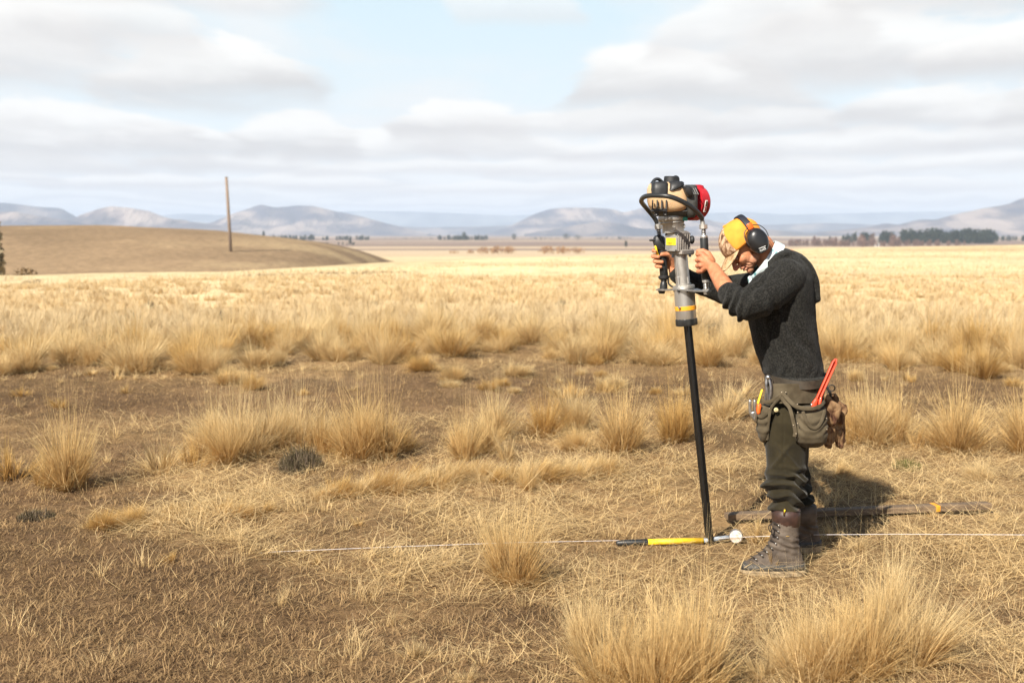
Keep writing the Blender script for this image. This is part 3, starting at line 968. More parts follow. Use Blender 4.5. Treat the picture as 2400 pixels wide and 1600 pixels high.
mb = MB(); mb.rows([(426, 1566, 1598, 5.735, 0.06), (429, 1562, 1601, 5.735, 0.078), (436, 1561, 1600, 5.735, 0.088), (443, 1561, 1592, 5.735, 0.094), (448, 1561, 1577, 5.735, 0.092)], p=3.5)
hard(mb, 'cap_seat', M_BLACK, drv, 50)
mb = MB(); mb.rows([(437, 1598, 1616, 5.69, 0.045), (440, 1597, 1620, 5.685, 0.055), (456, 1604, 1622, 5.685, 0.055), (463, 1610, 1621, 5.69, 0.045)], n=24, p=3.5)
hard(mb, 'intake_cover', M_BLACK, drv, 50)
for k in range(4):
    mb = MB(); mb.box(D(1529.5 + 10.7 * k, 480, -0.122), XA, YA, ZA, 0.0065, 0.012, 0.048, 0.002); hard(mb, 'guard_bar', M_DARK, drv)
mb = MB(); mb.box(D(1545, 493, -0.117), XA, YA, ZA, 0.078, 0.012, 0.016, 0.003)
mb.box(D(1539, 501, -0.105), XA, YA, ZA, 0.020, 0.012, 0.026, 0.004)
mb.box(D(1559, 501, -0.105), XA, YA, ZA, 0.018, 0.012, 0.026, 0.004)
hard(mb, 'guard', M_BLACK, drv)
for bx in (1538.5, 1559):
    mb = MB(); mb.lathe(D(bx, 503, -0.110), D(bx, 503, -0.114), [(0, 0.0035), (1, 0.003)], 10); hard(mb, 'screw', M_STEEL, drv)
# looped handlebar, then the two upright grips below it
loop = [P(1541, 524, 5.95), P(1534, 511, 5.945), P(1521, 495, 5.92), P(1509, 481, 5.86), P(1503, 471, 5.76), P(1509, 462, 5.64), P(1524, 458.5, 5.57), P(1545, 458.5, 5.53), P(1565, 460, 5.51), P(1585, 466, 5.51), P(1604, 475, 5.52), P(1620, 485, 5.535), P(1635, 498, 5.56), P(1643.5, 509, 5.585), P(1645, 512, 5.59)]
mb = MB(); mb.tube(spline(loop), 0.0118, 18)
hard(mb, 'handlebar', M_RUBBER, drv, 60)

def spring(p0, p1, r, turns, w):
    p0, p1 = np.asarray(p0), np.asarray(p1)
    t = unit(p1 - p0); a = unit(np.cross(t, YA)); b = np.cross(a, t)
    n = turns * 12
    pts = [p0 + (p1 - p0) * (i / n) + a * r * math.cos(2 * math.pi * i / 12) + b * r * math.sin(2 * math.pi * i / 12) for i in range(n + 1)]
    mb = MB(); mb.tube(pts, w, 6, ref=t)
    return mb

def lp(mb_name, x0, y0, x1, y1, Y, prof, m, n=20, wave=None):
    mb = MB(); mb.lathe(P(x0, y0, Y), P(x1, y1, Y), [(s, q * mpp(Y)) for s, q in prof], n, wave=wave)
    return hard(mb, mb_name, m, drv)

NY, FY = 5.60, 5.95
lp('elbow', 1644.5, 509, 1648.5, 532, NY, [(0, 4.8), (0.4, 5), (0.7, 6), (1, 6)], M_ALU)
lp('clamp', 1648.3, 526, 1648.8, 537, NY, [(0, 8), (0.1, 9.6), (0.9, 9.6), (1, 8)], M_ALU, 8)
lp('spindle', 1649, 536, 1650, 556, NY, [(0, 4), (1, 4)], M_DARK)
hard(spring(P(1649, 538, NY), P(1650, 553, NY), 0.0105, 4, 0.0022), 'spring', M_STEEL, drv)
lp('collar', 1649.8, 551, 1650.2, 558.5, NY, [(0, 8), (0.2, 9), (0.8, 9), (1, 8)], M_ALU_L)
lp('grip', 1650, 557.5, 1654, 656, NY, [(0, 9), (0.02, 9.6), (0.5, 9.8), (0.97, 9.6), (1, 8.5)], M_RUBBER)
lp('collar', 1654, 655, 1654.3, 662, NY, [(0, 7.5), (0.2, 8.6), (0.8, 8.6), (1, 7.5)], M_ALU_L)
lp('spindle', 1654, 661, 1655, 690, NY, [(0, 4.6), (0.55, 4.6), (0.56, 6.2), (0.9, 6.2), (1, 5)], M_ALU)
hard(spring(P(1654, 662, NY), P(1655, 676, NY), 0.0118, 4, 0.0023), 'spring', M_STEEL, drv)
lp('nut', 1655, 677, 1655.2, 684, NY, [(0, 7), (0.1, 8.5), (0.9, 8.5), (1, 7)], M_ALU, 6)
lp('elbow', 1541, 520, 1543.5, 533, FY, [(0, 5), (1, 5.4)], M_ALU_L)
lp('clamp', 1542.5, 525, 1543.5, 538, FY, [(0, 7.4), (0.1, 8.6), (0.9, 8.6), (1, 7.4)], M_ALU, 8)
lp('spindle', 1543.5, 537, 1546, 560, FY, [(0, 4), (1, 4)], M_DARK)
hard(spring(P(1543.5, 538, FY), P(1545, 554, FY), 0.012, 4, 0.0023), 'spring', M_STEEL, drv)
mb = MB(); mb.rows([(552, 1536, 1552, FY, 0.02), (556, 1532, 1558, FY, 0.026), (566, 1530, 1560, FY, 0.03), (577, 1533, 1560, FY, 0.029), (584, 1538, 1561, FY, 0.026), (588, 1544, 1562, FY, 0.02)], p=2.8)
mb.tube([P(1534, 563, FY - 0.02), P(1524, 563, FY - 0.02)], 0.006)
mb.tube([P(1550, 556, FY - 0.02), P(1557, 577, FY - 0.03)], 0.009)
hard(mb, 'throttle_housing', M_BLACK, drv, 50)
mb = MB(); mb.tube(spline([P(1536.5, 577, FY - 0.012), P(1539, 590, FY - 0.012), P(1544, 604, FY - 0.008)]), (0.006, 0.012), p=3); hard(mb, 'trigger', M_YEL, drv)
lp('grip', 1551.5, 580, 1556.5, 648, FY, [(0, 9.4), (0.03, 9.8), (0.5, 9.6), (0.97, 9.8), (1, 9)], M_RUBBER)
lp('collar', 1555.8, 645, 1556.2, 656, FY, [(0, 9), (0.2, 13.4), (0.6, 13), (1, 8)], M_BLACK)
lp('rubber_boot', 1556, 655, 1555, 680, FY, [(0, 6), (0.1, 7.5), (0.2, 6.5), (0.3, 7.8), (0.55, 9), (0.95, 9.5), (1, 9)], M_RUBBER)
lp('nut', 1551, 676, 1551, 688, FY, [(0, 8.8), (0.6, 8.8), (0.7, 7.4), (1, 7)], M_DARK, 10)
mb = MB(); mb.tube(spline([P(1563, 648, FY), P(1566, 655, FY - 0.01), P(1567, 664, FY - 0.03), P(1574, 671, FY - 0.06), P(1586, 674, FY - 0.1)]), 0.0045, 10); hard(mb, 'throttle_cable', M_RUBBER, drv)
# ------------------------------------------------------------------ the man
BY = 5.53
man = thing('person', (G(1830, 1320)[0], 5.47, 0), 'man in dark wool pullover and olive trousers bending over the post driver, gripping both handles', 'person')
HC = P(1741, 571, BY)
yaw = math.radians(7)
f0, u0 = np.array((-0.62, 0, -0.785)), np.array((-0.785, 0, 0.62))
s0 = np.array((0, -1.0, 0))
hf = unit(f0 * math.cos(yaw) + s0 * math.sin(yaw))
hs = unit(s0 * math.cos(yaw) - f0 * math.sin(yaw))
hu = u0
HAX = (hf, hs, hu)
def H(f, s, u):
    return HC + hf * f + hs * s + hu * u

body = MB()
body.ell(H(-0.012, 0, 0.020), HAX, (0.096, 0.076, 0.087))
body.ell(H(0.045, 0, -0.030), HAX, (0.046, 0.058, 0.080))
body.ell(H(0.040, 0, -0.078), HAX, (0.050, 0.052, 0.036))
body.ell(H(0.074, 0, -0.103), HAX, (0.022, 0.024, 0.020))
body.tube([H(0.090, 0, 0.004), H(0.101, 0, -0.022), H(0.116, 0, -0.046)], [0.011, 0.0115, 0.0135], 12, ref=hs)
for sg in (-1, 1):
    body.ell(H(0.101, 0.012 * sg, -0.051), HAX, (0.013, 0.009, 0.009))
    body.ell(H(0.062, 0.036 * sg, -0.036), HAX, (0.028, 0.022, 0.022))
    body.tube([H(0.089, 0.010 * sg, 0.010), H(0.086, 0.030 * sg, 0.014), H(0.072, 0.050 * sg, 0.008)], [0.010, 0.011, 0.009], 10, ref=hf)
    body.ell(H(-0.010, 0.076 * sg, -0.015), HAX, (0.020, 0.008, 0.030))
    body.ell(H(0.030, 0.046 * sg, -0.080), HAX, (0.030, 0.014, 0.022))
body.ell(H(0.092, 0, -0.071), HAX, (0.013, 0.024, 0.0085))
body.ell(H(0.089, 0, -0.085), HAX, (0.013, 0.022, 0.009))
neck_base = P(1822, 640, BY)
body.tube([H(-0.030, 0, -0.020), H(-0.048, 0, -0.075), neck_base], [(0.062, 0.056), (0.060, 0.056), (0.066, 0.064)], 18)
# trunk, legs, feet (under the clothes, a little slimmer than they are)
TORSO = [(585, 1824, 1858, 5.55, 0.07), (593, 1810, 1873, 5.55, 0.125), (608, 1796, 1886, 5.55, 0.175), (627, 1776, 1896, 5.54, 0.205), (652, 1766, 1903, 5.53, 0.215), (682, 1758, 1907, 5.52, 0.21), (712, 1752, 1909, 5.52, 0.20), (742, 1752, 1911, 5.52, 0.188), (772, 1757, 1914, 5.52, 0.178), (802, 1765, 1918, 5.52, 0.172), (832, 1774, 1923, 5.52, 0.170), (862, 1786, 1929, 5.52, 0.170), (886, 1797, 1932, 5.52, 0.168)]
def slim(rows, k):
    out = []
    for rw in rows:
        c, hw = (rw[1] + rw[2]) / 2, (rw[2] - rw[1]) / 2 * k
        out.append((rw[0], c - hw, c + hw, rw[3], rw[4] * k) + tuple(rw[5:]))
    return out
PELVIS = [(872, 1800, 1928, 5.52, 0.160), (900, 1798, 1930, 5.52, 0.168), (940, 1794, 1926, 5.52, 0.172), (980, 1792, 1920, 5.51, 0.172), (1012, 1794, 1914, 5.50, 0.165)]
LEG_N = [(925, 1806, 1900, 5.47, 0.09), (955, 1794, 1906, 5.44, 0.10), (985, 1789, 1904, 5.42, 0.102), (1030, 1790, 1897, 5.41, 0.098), (1062, 1793, 1894, 5.395, 0.094), (1100, 1796, 1889, 5.375, 0.090), (1135, 1799, 1884, 5.36, 0.086), (1165, 1805, 1880, 5.345, 0.080), (1200, 1811, 1873, 5.33, 0.068)]
LEG_F = [(925, 1820, 1912, 5.58, 0.09), (985, 1812, 1914, 5.61, 0.10), (1040, 1822, 1894, 5.64, 0.096), (1080, 1830, 1893, 5.65, 0.092), (1110, 1835, 1893, 5.66, 0.088), (1140, 1840, 1897, 5.665, 0.084), (1170, 1846, 1902, 5.67, 0.078), (1200, 1850, 1905, 5.67, 0.068)]
body.rows(slim(TORSO, 0.86)); body.rows(slim(PELVIS, 0.78)); body.rows(slim(LEG_N, 0.72) + [(1250, 1826, 1858, 5.31, 0.036), (1300, 1812, 1858, 5.285, 0.034)])
body.rows(slim(LEG_F, 0.72) + [(1235, 1862, 1900, 5.67, 0.036), (1268, 1858, 1904, 5.67, 0.034)])
body.rows([(1304, 1800, 1866, 5.285, 0.028), (1316, 1768, 1872, 5.282, 0.032), (1326, 1758, 1874, 5.28, 0.030)])
body.rows([(1258, 1858, 1906, 5.67, 0.030), (1268, 1842, 1908, 5.667, 0.034), (1273, 1838, 1908, 5.665, 0.032)])
# near arm: upper arm to elbow, forearm, hand closed round the near grip
SH_N, EL_N = P(1846, 655, 5.38), P(1738, 716, 5.27)
WR_N = P(1672, 629, 5.515)
body.tube([SH_N, P(1796, 690, 5.30), EL_N, P(1712, 692, 5.32), P(1693, 663, 5.405), P(1680, 643, 5.475), WR_N], [0.058, 0.052, 0.046, 0.043, 0.0405, 0.0345, 0.031], 16)
hand_n = []
mcp = [(1644.5, 595, 5.558), (1641.5, 608.5, 5.553), (1642, 622, 5.553), (1645, 635, 5.558)]
for i, (mx_, my_, mY) in enumerate(mcp):
    r0 = (0.0115, 0.0122, 0.0117, 0.0105)[i]
    k = (0, 1.5, 0.5, -2.5)[i]
    body.tube([WR_N + (P(1664, 622, 5.53) - WR_N) * 0.5, P((mx_ + 1664) / 2, (my_ + 616) / 2, 5.538), P(mx_, my_, mY)], [0.022, 0.0165, r0 + 0.0015], 12)
    body.tube([P(mx_, my_, mY), P(1634.5 - k * 0.6, my_ + 1, 5.588), P(1637.5 - k * 0.5, my_ + 2, 5.625), P(1652, my_ + 2.5, 5.632)], [r0 + 0.001, r0, r0 * 0.95, r0 * 0.85], 12)
    body.ell(P(mx_ - 0.5, my_, mY - 0.003), (XA, YA, ZA), (r0 * 1.1, r0 * 1.15, r0 * 0.95))
body.ell(P(1660, 615, 5.54), (unit(P(1672, 629, 5.5) - P(1644, 606, 5.5)), YA, unit(np.cross(unit(P(1672, 629, 5.5) - P(1644, 606, 5.5)), YA))), (0.030, 0.020, 0.036))
body.tube([P(1669, 611, 5.545), P(1659, 594, 5.565), P(1647, 587.5, 5.575), P(1636, 588.5, 5.580)], [0.0175, 0.0155, 0.0125, 0.0105], 12)
# far arm and hand: palm behind the far grip, fingertips and thumb in front
SH_F, EL_F = P(1822, 662, 5.70), P(1692, 683, 5.985)
WR_F = P(1581, 634, 5.985)
body.tube([SH_F, P(1752, 682, 5.88), EL_F, P(1636, 668, 5.985), P(1600, 648, 5.985), WR_F], [0.06, 0.054, 0.046, 0.042, 0.036, 0.031], 16)
body.ell(P(1572, 613, 5.992), (XA, YA, ZA), (0.022, 0.021, 0.050))
fing = [(588, 1536, 0.0105), (601, 1543, 0.0115), (613, 1552, 0.0112), (624.5, 1549, 0.0100)]
for i, (fy, tx, r0) in enumerate(fing):
    lx_ = (1529, 1527.5, 1532, 1536)[i]
    body.tube([P(1566, fy + 1, 5.996), P(1546, fy - 1, 6.000), P(lx_ + 2, fy - 1, 5.972), P(lx_ + 3, fy, 5.936), P(tx, fy + 1, 5.918)], [r0 + 0.002, r0 + 0.001, r0, r0 * 0.96, r0 * 0.86], 12)
body.tube([P(1581, 624, 5.975), P(1577, 605, 5.945), P(1567, 595, 5.926), P(1552, 596, 5.921)], [0.019, 0.0165, 0.0135, 0.0112], 12)

def face_disp(co, no):
    l = co - HC
    f, s, u = l @ hf, l @ hs, l @ hu
    d = np.zeros(len(co))
    near = (np.abs(f) < 0.2) & (np.abs(s) < 0.12) & (np.abs(u) < 0.15)
    fr = sstep(f, 0.03, 0.06)
    for sg in (-1, 1):                                   # eye sockets, fold beside the mouth
        d -= 0.010 * fr * np.exp(-(((s - 0.031 * sg) / 0.014) ** 2 + ((u + 0.012) / 0.011) ** 2))
        d += 0.004 * fr * np.exp(-(((s - 0.031 * sg) / 0.011) ** 2 + ((u + 0.016) / 0.007) ** 2))
        line = (np.abs(s) - (0.021 + (-0.050 - u) * 0.45))
        d -= 0.0030 * fr * np.exp(-(line / 0.0035) ** 2) * sstep(u, -0.098, -0.085) * (1 - sstep(u, -0.056, -0.046))
        line2 = np.abs(s) - (0.037 + (-0.055 - u) * 0.30)
        d -= 0.0022 * fr * np.exp(-(line2 / 0.003) ** 2) * sstep(u, -0.108, -0.09) * (1 - sstep(u, -0.07, -0.055))
    d -= 0.0050 * fr * np.exp(-((u + 0.0785) / 0.0028) ** 2) * (1 - sstep(np.abs(s), 0.020, 0.028))
    d -= 0.0040 * fr * np.exp(-((u + 0.0945) / 0.005) ** 2) * (1 - sstep(np.abs(s), 0.018, 0.028))
    d[~near] = 0
    return d
bd = fuse(body, 'body', M_SKIN, man, 0.0030, 2, face_disp)
# lips, stubble and the redder nose, cheeks and knuckles are the skin's own colour
n = len(bd.data.vertices)
co = np.empty(n * 3, np.float32); bd.data.vertices.foreach_get('co', co); co = co.reshape(-1, 3).astype(float)
l = co - HC
f, s, u = l @ hf, l @ hs, l @ hu
red = np.zeros(n)
red = np.maximum(red, np.exp(-(((f - 0.118) / 0.03) ** 2 + (s / 0.022) ** 2 + ((u + 0.048) / 0.022) ** 2)))
red = np.maximum(red, 0.8 * np.exp(-((np.abs(u + 0.078) / 0.011) ** 2 + (s / 0.026) ** 2)) * sstep(f, 0.07, 0.085))
for k in mcp:
    red = np.maximum(red, 0.6 * np.exp(-np.sum((co - P(*k)) ** 2, 1) / 0.014 ** 2))
stub = sstep(-u, 0.045, 0.075) * sstep(f, 0.0, 0.03) * (np.abs(s) < 0.09) * (np.abs(f) < 0.15) * (np.abs(u) < 0.14)
set_attr(bd, 'tone', np.stack([red, stub, np.zeros(n)], 1))
nt = M_SKIN.node_tree
pn = nt.nodes['Principled BSDF']
src = pn.inputs['Base Color'].links[0].from_socket
at = nt.nodes.new('ShaderNodeAttribute'); at.attribute_name = 'tone'
sp_ = nt.nodes.new('ShaderNodeSeparateColor'); nt.links.new(at.outputs['Color'], sp_.inputs[0])
m1 = nt.nodes.new('ShaderNodeMix'); m1.data_type = 'RGBA'
nt.links.new(sp_.outputs[0], m1.inputs[0]); nt.links.new(src, m1.inputs[6]); m1.inputs[7].default_value = (0.52, 0.17, 0.125, 1)
m2 = nt.nodes.new('ShaderNodeMix'); m2.data_type = 'RGBA'
sc_ = nt.nodes.new('ShaderNodeMath'); sc_.operation = 'MULTIPLY'; sc_.inputs[1].default_value = 0.35
nt.links.new(sp_.outputs[1], sc_.inputs[0]); nt.links.new(sc_.outputs[0], m2.inputs[0])
nt.links.new(m1.outputs[2], m2.inputs[6]); m2.inputs[7].default_value = (0.24, 0.17, 0.13, 1)
nt.links.new(m2.outputs[2], pn.inputs['Base Color'])

M_HAIR = simple('grey_brown_hair', (0.10, 0.07, 0.05), 0.8, var=0.4, vscale=120, bump=0.6, bscale=500)
for sg in (-1, 1):
    mb = MB(); mb.tube([H(0.1005, 0.014 * sg, 0.006), H(0.098, 0.030 * sg, 0.012), H(0.084, 0.048 * sg, 0.006)], [0.0035, 0.0042, 0.0025], 8, ref=hf)
    adopt(mb.build('eyebrow', M_HAIR), man)
    mb = MB(); mb.ell(H(0.0835, 0.031 * sg, -0.0145), HAX, (0.008, 0.0115, 0.0065))
    e = mb.build('eye', simple('eye_white', (0.55, 0.5, 0.46), 0.3), man)
    mb = MB(); mb.ell(H(0.0890, 0.031 * sg, -0.0175), HAX, (0.004, 0.005, 0.004)); adopt(mb.build('iris', M_INK), man)
    mb = MB(); mb.tube([H(0.0868, 0.0195 * sg, -0.0125), H(0.0925, 0.031 * sg, -0.0115), H(0.083, 0.043 * sg, -0.014)], [0.0035, 0.005, 0.003], 8, ref=hf)
    adopt(mb.build('eyelid', M_SKIN), man)

# ---- pullover
pull = MB()
pull.rows(TORSO)
pull.tube([P(1842, 652, 5.385), P(1800, 684, 5.315), P(1764, 708, 5.285), P(1741, 716, 5.28), P(1722, 702, 5.30), P(1711, 689, 5.335)], [0.098, 0.092, 0.083, 0.076, 0.065, 0.058], 20)
pull.tube([P(1826, 660, 5.69), P(1760, 678, 5.86), P(1694, 680, 5.985), P(1650, 669, 5.985), P(1612, 655, 5.985), P(1590, 643, 5.985)], [0.095, 0.085, 0.070, 0.060, 0.054, 0.048], 18)
# lowered hood round the neck and down the upper back
pull.tube(spline([P(1806, 622, 5.42), P(1824, 602, 5.44), P(1850, 594, 5.48), P(1876, 607, 5.53), P(1888, 624, 5.56)]), (0.022, 0.05), 14)
pull.tube(spline([P(1796, 612, 5.66), P(1812, 594, 5.65), P(1845, 592, 5.62), P(1874, 606, 5.57)]), (0.022, 0.05), 14)
pull.tube(spline([P(1868, 604, 5.53), P(1890, 630, 5.53), P(1901, 665, 5.53), P(1904.5, 700, 5.53)]), [(0.022, 0.12)] * 19, 18, p=2.6)
def arm_axis(co, a, b):
    d = unit(b - a)
    return (co - a) @ d
def wool_disp(co, no):
    x, y, z = co.T
    d = (fbm(x * 9 + 4, z * 5 + y * 4, 3, 300) - 0.5) * 0.020
    d += (fbm(x * 26, z * 18 + y * 14, 2, 305) - 0.5) * 0.004
    # creases across the bent near sleeve, fanning from the elbow
    t = arm_axis(co, P(1711, 689, 5.335), P(1764, 712, 5.285))
    nearm = np.exp(-((y - 5.27) / 0.10) ** 2)
    wob = (fbm(x * 12, z * 12, 2, 310) - 0.5) * 0.05
    d += nearm * 0.0085 * np.cos((t + wob) * 2 * math.pi / 0.047) * sstep(t, -0.02, 0.01) * (1 - sstep(t, 0.10, 0.17))
    # slack folds hanging from the armpit to the waist
    t2 = x * 0.80 + z * 0.42
    wob2 = (fbm(x * 6, z * 5, 2, 315) - 0.5) * 0.12
    side = sstep(-(y - 5.50), 0.02, 0.12)
    px_, py_ = proj(x, y, z)
    reg = sstep(px_, 1765, 1800) * (1 - sstep(px_, 1890, 1920)) * sstep(py_, 690, 740) * (1 - sstep(py_, 850, 880))
    d += side * reg * 0.0060 * np.cos((t2 + wob2) * 2 * math.pi / 0.085)
    # gathered hem
    hem = np.exp(-((py_ - 872) / 9.0) ** 2)
    d += hem * 0.004 * np.cos(x * 2 * math.pi / 0.05 + 3 * fbm(x * 8, z * 8, 2, 318))
    # seam line of the hood against the back
    return d
fuse(pull, 'pullover', M_WOOL, man, 0.0045, 6, wool_disp)
mb = MB(); mb.tube([P(1714, 692, 5.328), P(1708.5, 686, 5.345)], [(0.058, 0.056), (0.053, 0.051)], 20, round_ends=False)
mb.build('cuff', M_RIB, man)
mb = MB(); mb.rows([(876, 1793, 1932, 5.52, 0.171), (882, 1795, 1934, 5.52, 0.174), (889, 1798, 1934, 5.52, 0.172)], n=40); mb.build('hem', M_RIB, man)

# ---- shirt collar: a plaid band standing round the neck, its points falling on the pullover
nk = unit(np.array((-0.83, 0, 0.56)))                   # towards the head
ca_ = unit(np.array((-0.56, 0, -0.83)))                 # down the front
cc_ = P(1786, 606, BY)
def cring(off, ra, rb, sh=0.0):
    th = np.linspace(0, 2 * math.pi, 40, endpoint=False)
    return cc_ + nk * off + np.outer(np.cos(th), ca_) * ra + np.outer(np.sin(th), YA) * rb + ca_ * sh
mb = MB()
mb.loft([cring(-0.050, 0.114, 0.092), cring(-0.026, 0.112, 0.086), cring(-0.004, 0.107, 0.076), cring(-0.001, 0.103, 0.072), cring(-0.006, 0.101, 0.070), cring(-0.032, 0.102, 0.074)], caps=(False, False))
mb.build('shirt_collar', M_PLAID, man)
mb = MB()
tri = [P(1791, 611, 5.43), P(1798, 607, 5.415), P(1799, 630, 5.395), P(1778, 642, 5.43), P(1764, 656, 5.46)]
mb.loft([np.array(tri), np.array(tri) + np.array((0, -0.006, 0.001))])
mb.build('collar_point', simple('collar_light', (0.50, 0.60, 0.60), 0.8, col2=(0.66, 0.71, 0.71), vscale=40), man)
mb = MB(); mb.tube([P(1757, 652, 5.50), P(1760, 664, 5.49), P(1757, 678, 5.47)], (0.010, 0.020), 10); mb.build('shirt_front', M_PLAID, man)

# ---- trousers
tr = MB()
tr.rows(PELVIS)
tr.rows(LEG_N)
tr.rows(LEG_F)
def cloth_disp(co, no):
    x, y, z = co.T
    px_, py_ = proj(x, y, z)
    d = (fbm(x * 8, z * 5 + y * 5, 3, 330) - 0.5) * 0.014
    near = y < 5.50
    # cloth bunched above the boots: folds that wrap and droop
    wob = (fbm(x * 7, y * 7 + z * 5, 3, 333) - 0.5) * 0.17
    ph = z + (x - 1.35) * np.where(near, 0.25, -0.2) + wob
    bun = sstep(py_, 1085, 1120) * (1 - sstep(py_, 1196, 1204))
    amp_ = 0.45 + 1.1 * fbm(x * 5 + 3, z * 9 + y * 4, 2, 336)
    wv = np.cos(ph * 2 * math.pi / 0.066)
    d += bun * 0.0145 * amp_ * (np.sign(wv) * np.abs(wv) ** 1.5)
    # knee bulge on the near leg
    d += np.where(near, 0.024, 0.0) * np.exp(-(((py_ - 1134) / 13.0) ** 2)) * np.exp(-(((px_ - 1800) / 26.0) ** 2))
    d += np.where(near, 0.012, 0.0) * np.exp(-(((py_ - 1150) / 10.0) ** 2)) * np.exp(-(((px_ - 1876) / 18.0) ** 2))
    # two creases running from the knee up to the pouches, and the seam
    c1 = (px_ - 1838) + (py_ - 1060) * 0.75
    c2 = (px_ - 1838) - (py_ - 1060) * 0.85
    reg = sstep(py_, 1035, 1055) * (1 - sstep(py_, 1085, 1105)) * near
    d += reg * 0.010 * (np.exp(-(c1 / 7.0) ** 2) + np.exp(-(c2 / 7.0) ** 2)) - reg * 0.006
    d -= 0.003 * np.exp(-((px_ - 1836) / 2.2) ** 2) * sstep(py_, 960, 985) * (1 - sstep(py_, 1095, 1110)) * near
    return d
fuse(tr, 'trousers', M_TROUSER, man, 0.0045, 5, cloth_disp)

# ---- boots
def sole_z(rows, z0, z1):
    return rows
def boot(rows, tip_rows, lace_x, Y, near):
    b = MB(); b.rows(rows, n=32, p=2.3)
    def bd_(co, no):
        x, y, z = co.T
        px_, py_ = proj(x, y, z)
        d = (fbm(x * 22, z * 22 + y * 16, 3, 340) - 0.5) * 0.006
        ank = np.exp(-((z - 0.135) / 0.05) ** 2)
        d += ank * 0.0035 * np.cos((z + 0.35 * x + 0.02 * fbm(x * 20, z * 20, 2, 341)) * 2 * math.pi / 0.032)
        return d
    bt = fuse(b, 'boot', M_BOOT, man, 0.0035, 2, bd_)
    s = MB(); s.rows(tip_rows, n=40, p=2.5)
    hard(s, 'sole', M_SOLE, None, 50)
    so = bpy.context.scene.objects[-1] if False else COL.objects[-1]
    adopt(so, bt)
    return bt
BN = [(1188, 1809, 1874, 5.325, 0.072, 2.3), (1212, 1810, 1874, 5.32, 0.070, 2.3), (1240, 1809, 1872, 5.31, 0.062, 2.3), (1262, 1805, 1871, 5.30, 0.056, 2.3), (1280, 1797, 1874, 5.295, 0.052, 2.3), (1294, 1782, 1879, 5.29, 0.050, 2.3), (1306, 1762, 1883, 5.287, 0.050, 2.4), (1316, 1745, 1885, 5.285, 0.051, 2.5), (1326, 1737, 1886, 5.283, 0.052, 2.6), (1334, 1735, 1887, 5.282, 0.052, 2.6)]
SN = [(1329, 1736, 1887, 5.282, 0.050), (1331, 1733, 1889, 5.28, 0.055), (1336, 1732, 1890, 5.28, 0.056), (1341, 1736, 1890, 5.28, 0.055), (1344, 1742, 1888, 5.278, 0.053)]
bn = boot(BN, SN, 0, 5.28, True)
bn['label'] = 'scuffed brown leather boot standing nearer, its toe pointing left'
BF = [(1180, 1848, 1909, 5.67, 0.072, 2.3), (1205, 1849, 1912, 5.67, 0.070, 2.3), (1228, 1848, 1915, 5.67, 0.062, 2.3), (1246, 1844, 1919, 5.67, 0.058, 2.3), (1258, 1836, 1922, 5.67, 0.056, 2.4), (1268, 1826, 1923, 5.667, 0.058, 2.5), (1276, 1820, 1924, 5.665, 0.062, 2.6)]
SF = [(1272, 1818, 1924, 5.665, 0.058), (1274, 1816, 1926, 5.665, 0.066), (1280, 1816, 1927, 5.665, 0.066), (1288, 1819, 1926, 5.66, 0.064)]
bf = boot(BF, SF, 0, 5.67, False)
for bt, x0, x1, Y in ((bn, 1810.5, 1873.5, 5.322), (bf, 1849.5, 1911.5, 5.67)):
    top = 1190 if bt is bn else 1182
    mb = MB(); mb.rows([(top, x0 - 1.5, x1 + 1.5, Y, 0.0765), (top + 16, x0 - 1.5, x1 + 1.5, Y, 0.0755), (top + 36, x0 - 0.5, x1 + 0.8, Y, 0.0735), (top + 40, x0 + 0.8, x1 - 0.8, Y, 0.068)], n=32, p=2.3)
    o = mb.build('boot_cuff', M_BOOTCUFF if bt is bn else M_BOOT); adopt(o, bt)
mb = MB(); mb.rows([(1317, 1741, 1888, 5.284, 0.0535, 2.5), (1323, 1734.5, 1889, 5.283, 0.0560, 2.6), (1331, 1732.5, 1889.5, 5.282, 0.0560, 2.6)], n=40); adopt(mb.build('rand', M_RAND), bn)
mb = MB(); mb.rows([(1264, 1825, 1925, 5.667, 0.062, 2.5), (1274, 1817, 1926, 5.665, 0.0655, 2.6)], n=36); adopt(mb.build('rand', M_RAND), bf)
# laces zig-zag up the front of the near boot
lace = MB()
front = [(1760, 1305, 5.245), (1774, 1296, 5.243), (1786, 1288, 5.244), (1797, 1279, 5.246), (1806, 1268, 5.246), (1810, 1254, 5.250), (1812, 1240, 5.252), (1813, 1226, 5.254)]
def onfront(px_, py_, k):
    return P(px_, py_, 5.285 + k)
for i, (lx_, ly_, lY) in enumerate(front):
    hw = 0.036 if i > 3 else 0.042
    a_ = onfront(lx_ + 11, ly_ + 4, -hw * 0.98); b_ = onfront(lx_ - 1.5, ly_ - 3, 0.0); c_ = onfront(lx_ + 11, ly_ + 4, hw * 0.98)
    lace.tube(spline([a_, onfront(lx_ + 4.5, ly_ - 1, -hw * 0.7), b_, onfront(lx_ + 4.5, ly_ - 1, hw * 0.7), c_], 3), 0.0026, 6)
lace.tube(spline([onfront(1809, 1226, -0.045), onfront(1802, 1232, -0.058), onfront(1803, 1242, -0.056), onfront(1807, 1246, -0.05)], 4), 0.0026, 6)
lace.tube(spline([onfront(1809, 1226, -0.045), onfront(1806, 1236, -0.060), onfront(1809, 1248, -0.058)], 4), 0.0026, 6)
adopt(lace.build('lace', M_LACE), bn)
eyl = MB()
for i, (lx_, ly_, lY) in enumerate(front):
    hw = 0.038 if i > 3 else 0.045
    eyl.ell(onfront(lx_ + 12, ly_ + 5, -hw), (XA, YA, ZA), (0.0042, 0.0042, 0.0042), 8, 6)
adopt(eyl.build('eyelet', M_STEEL), bn)
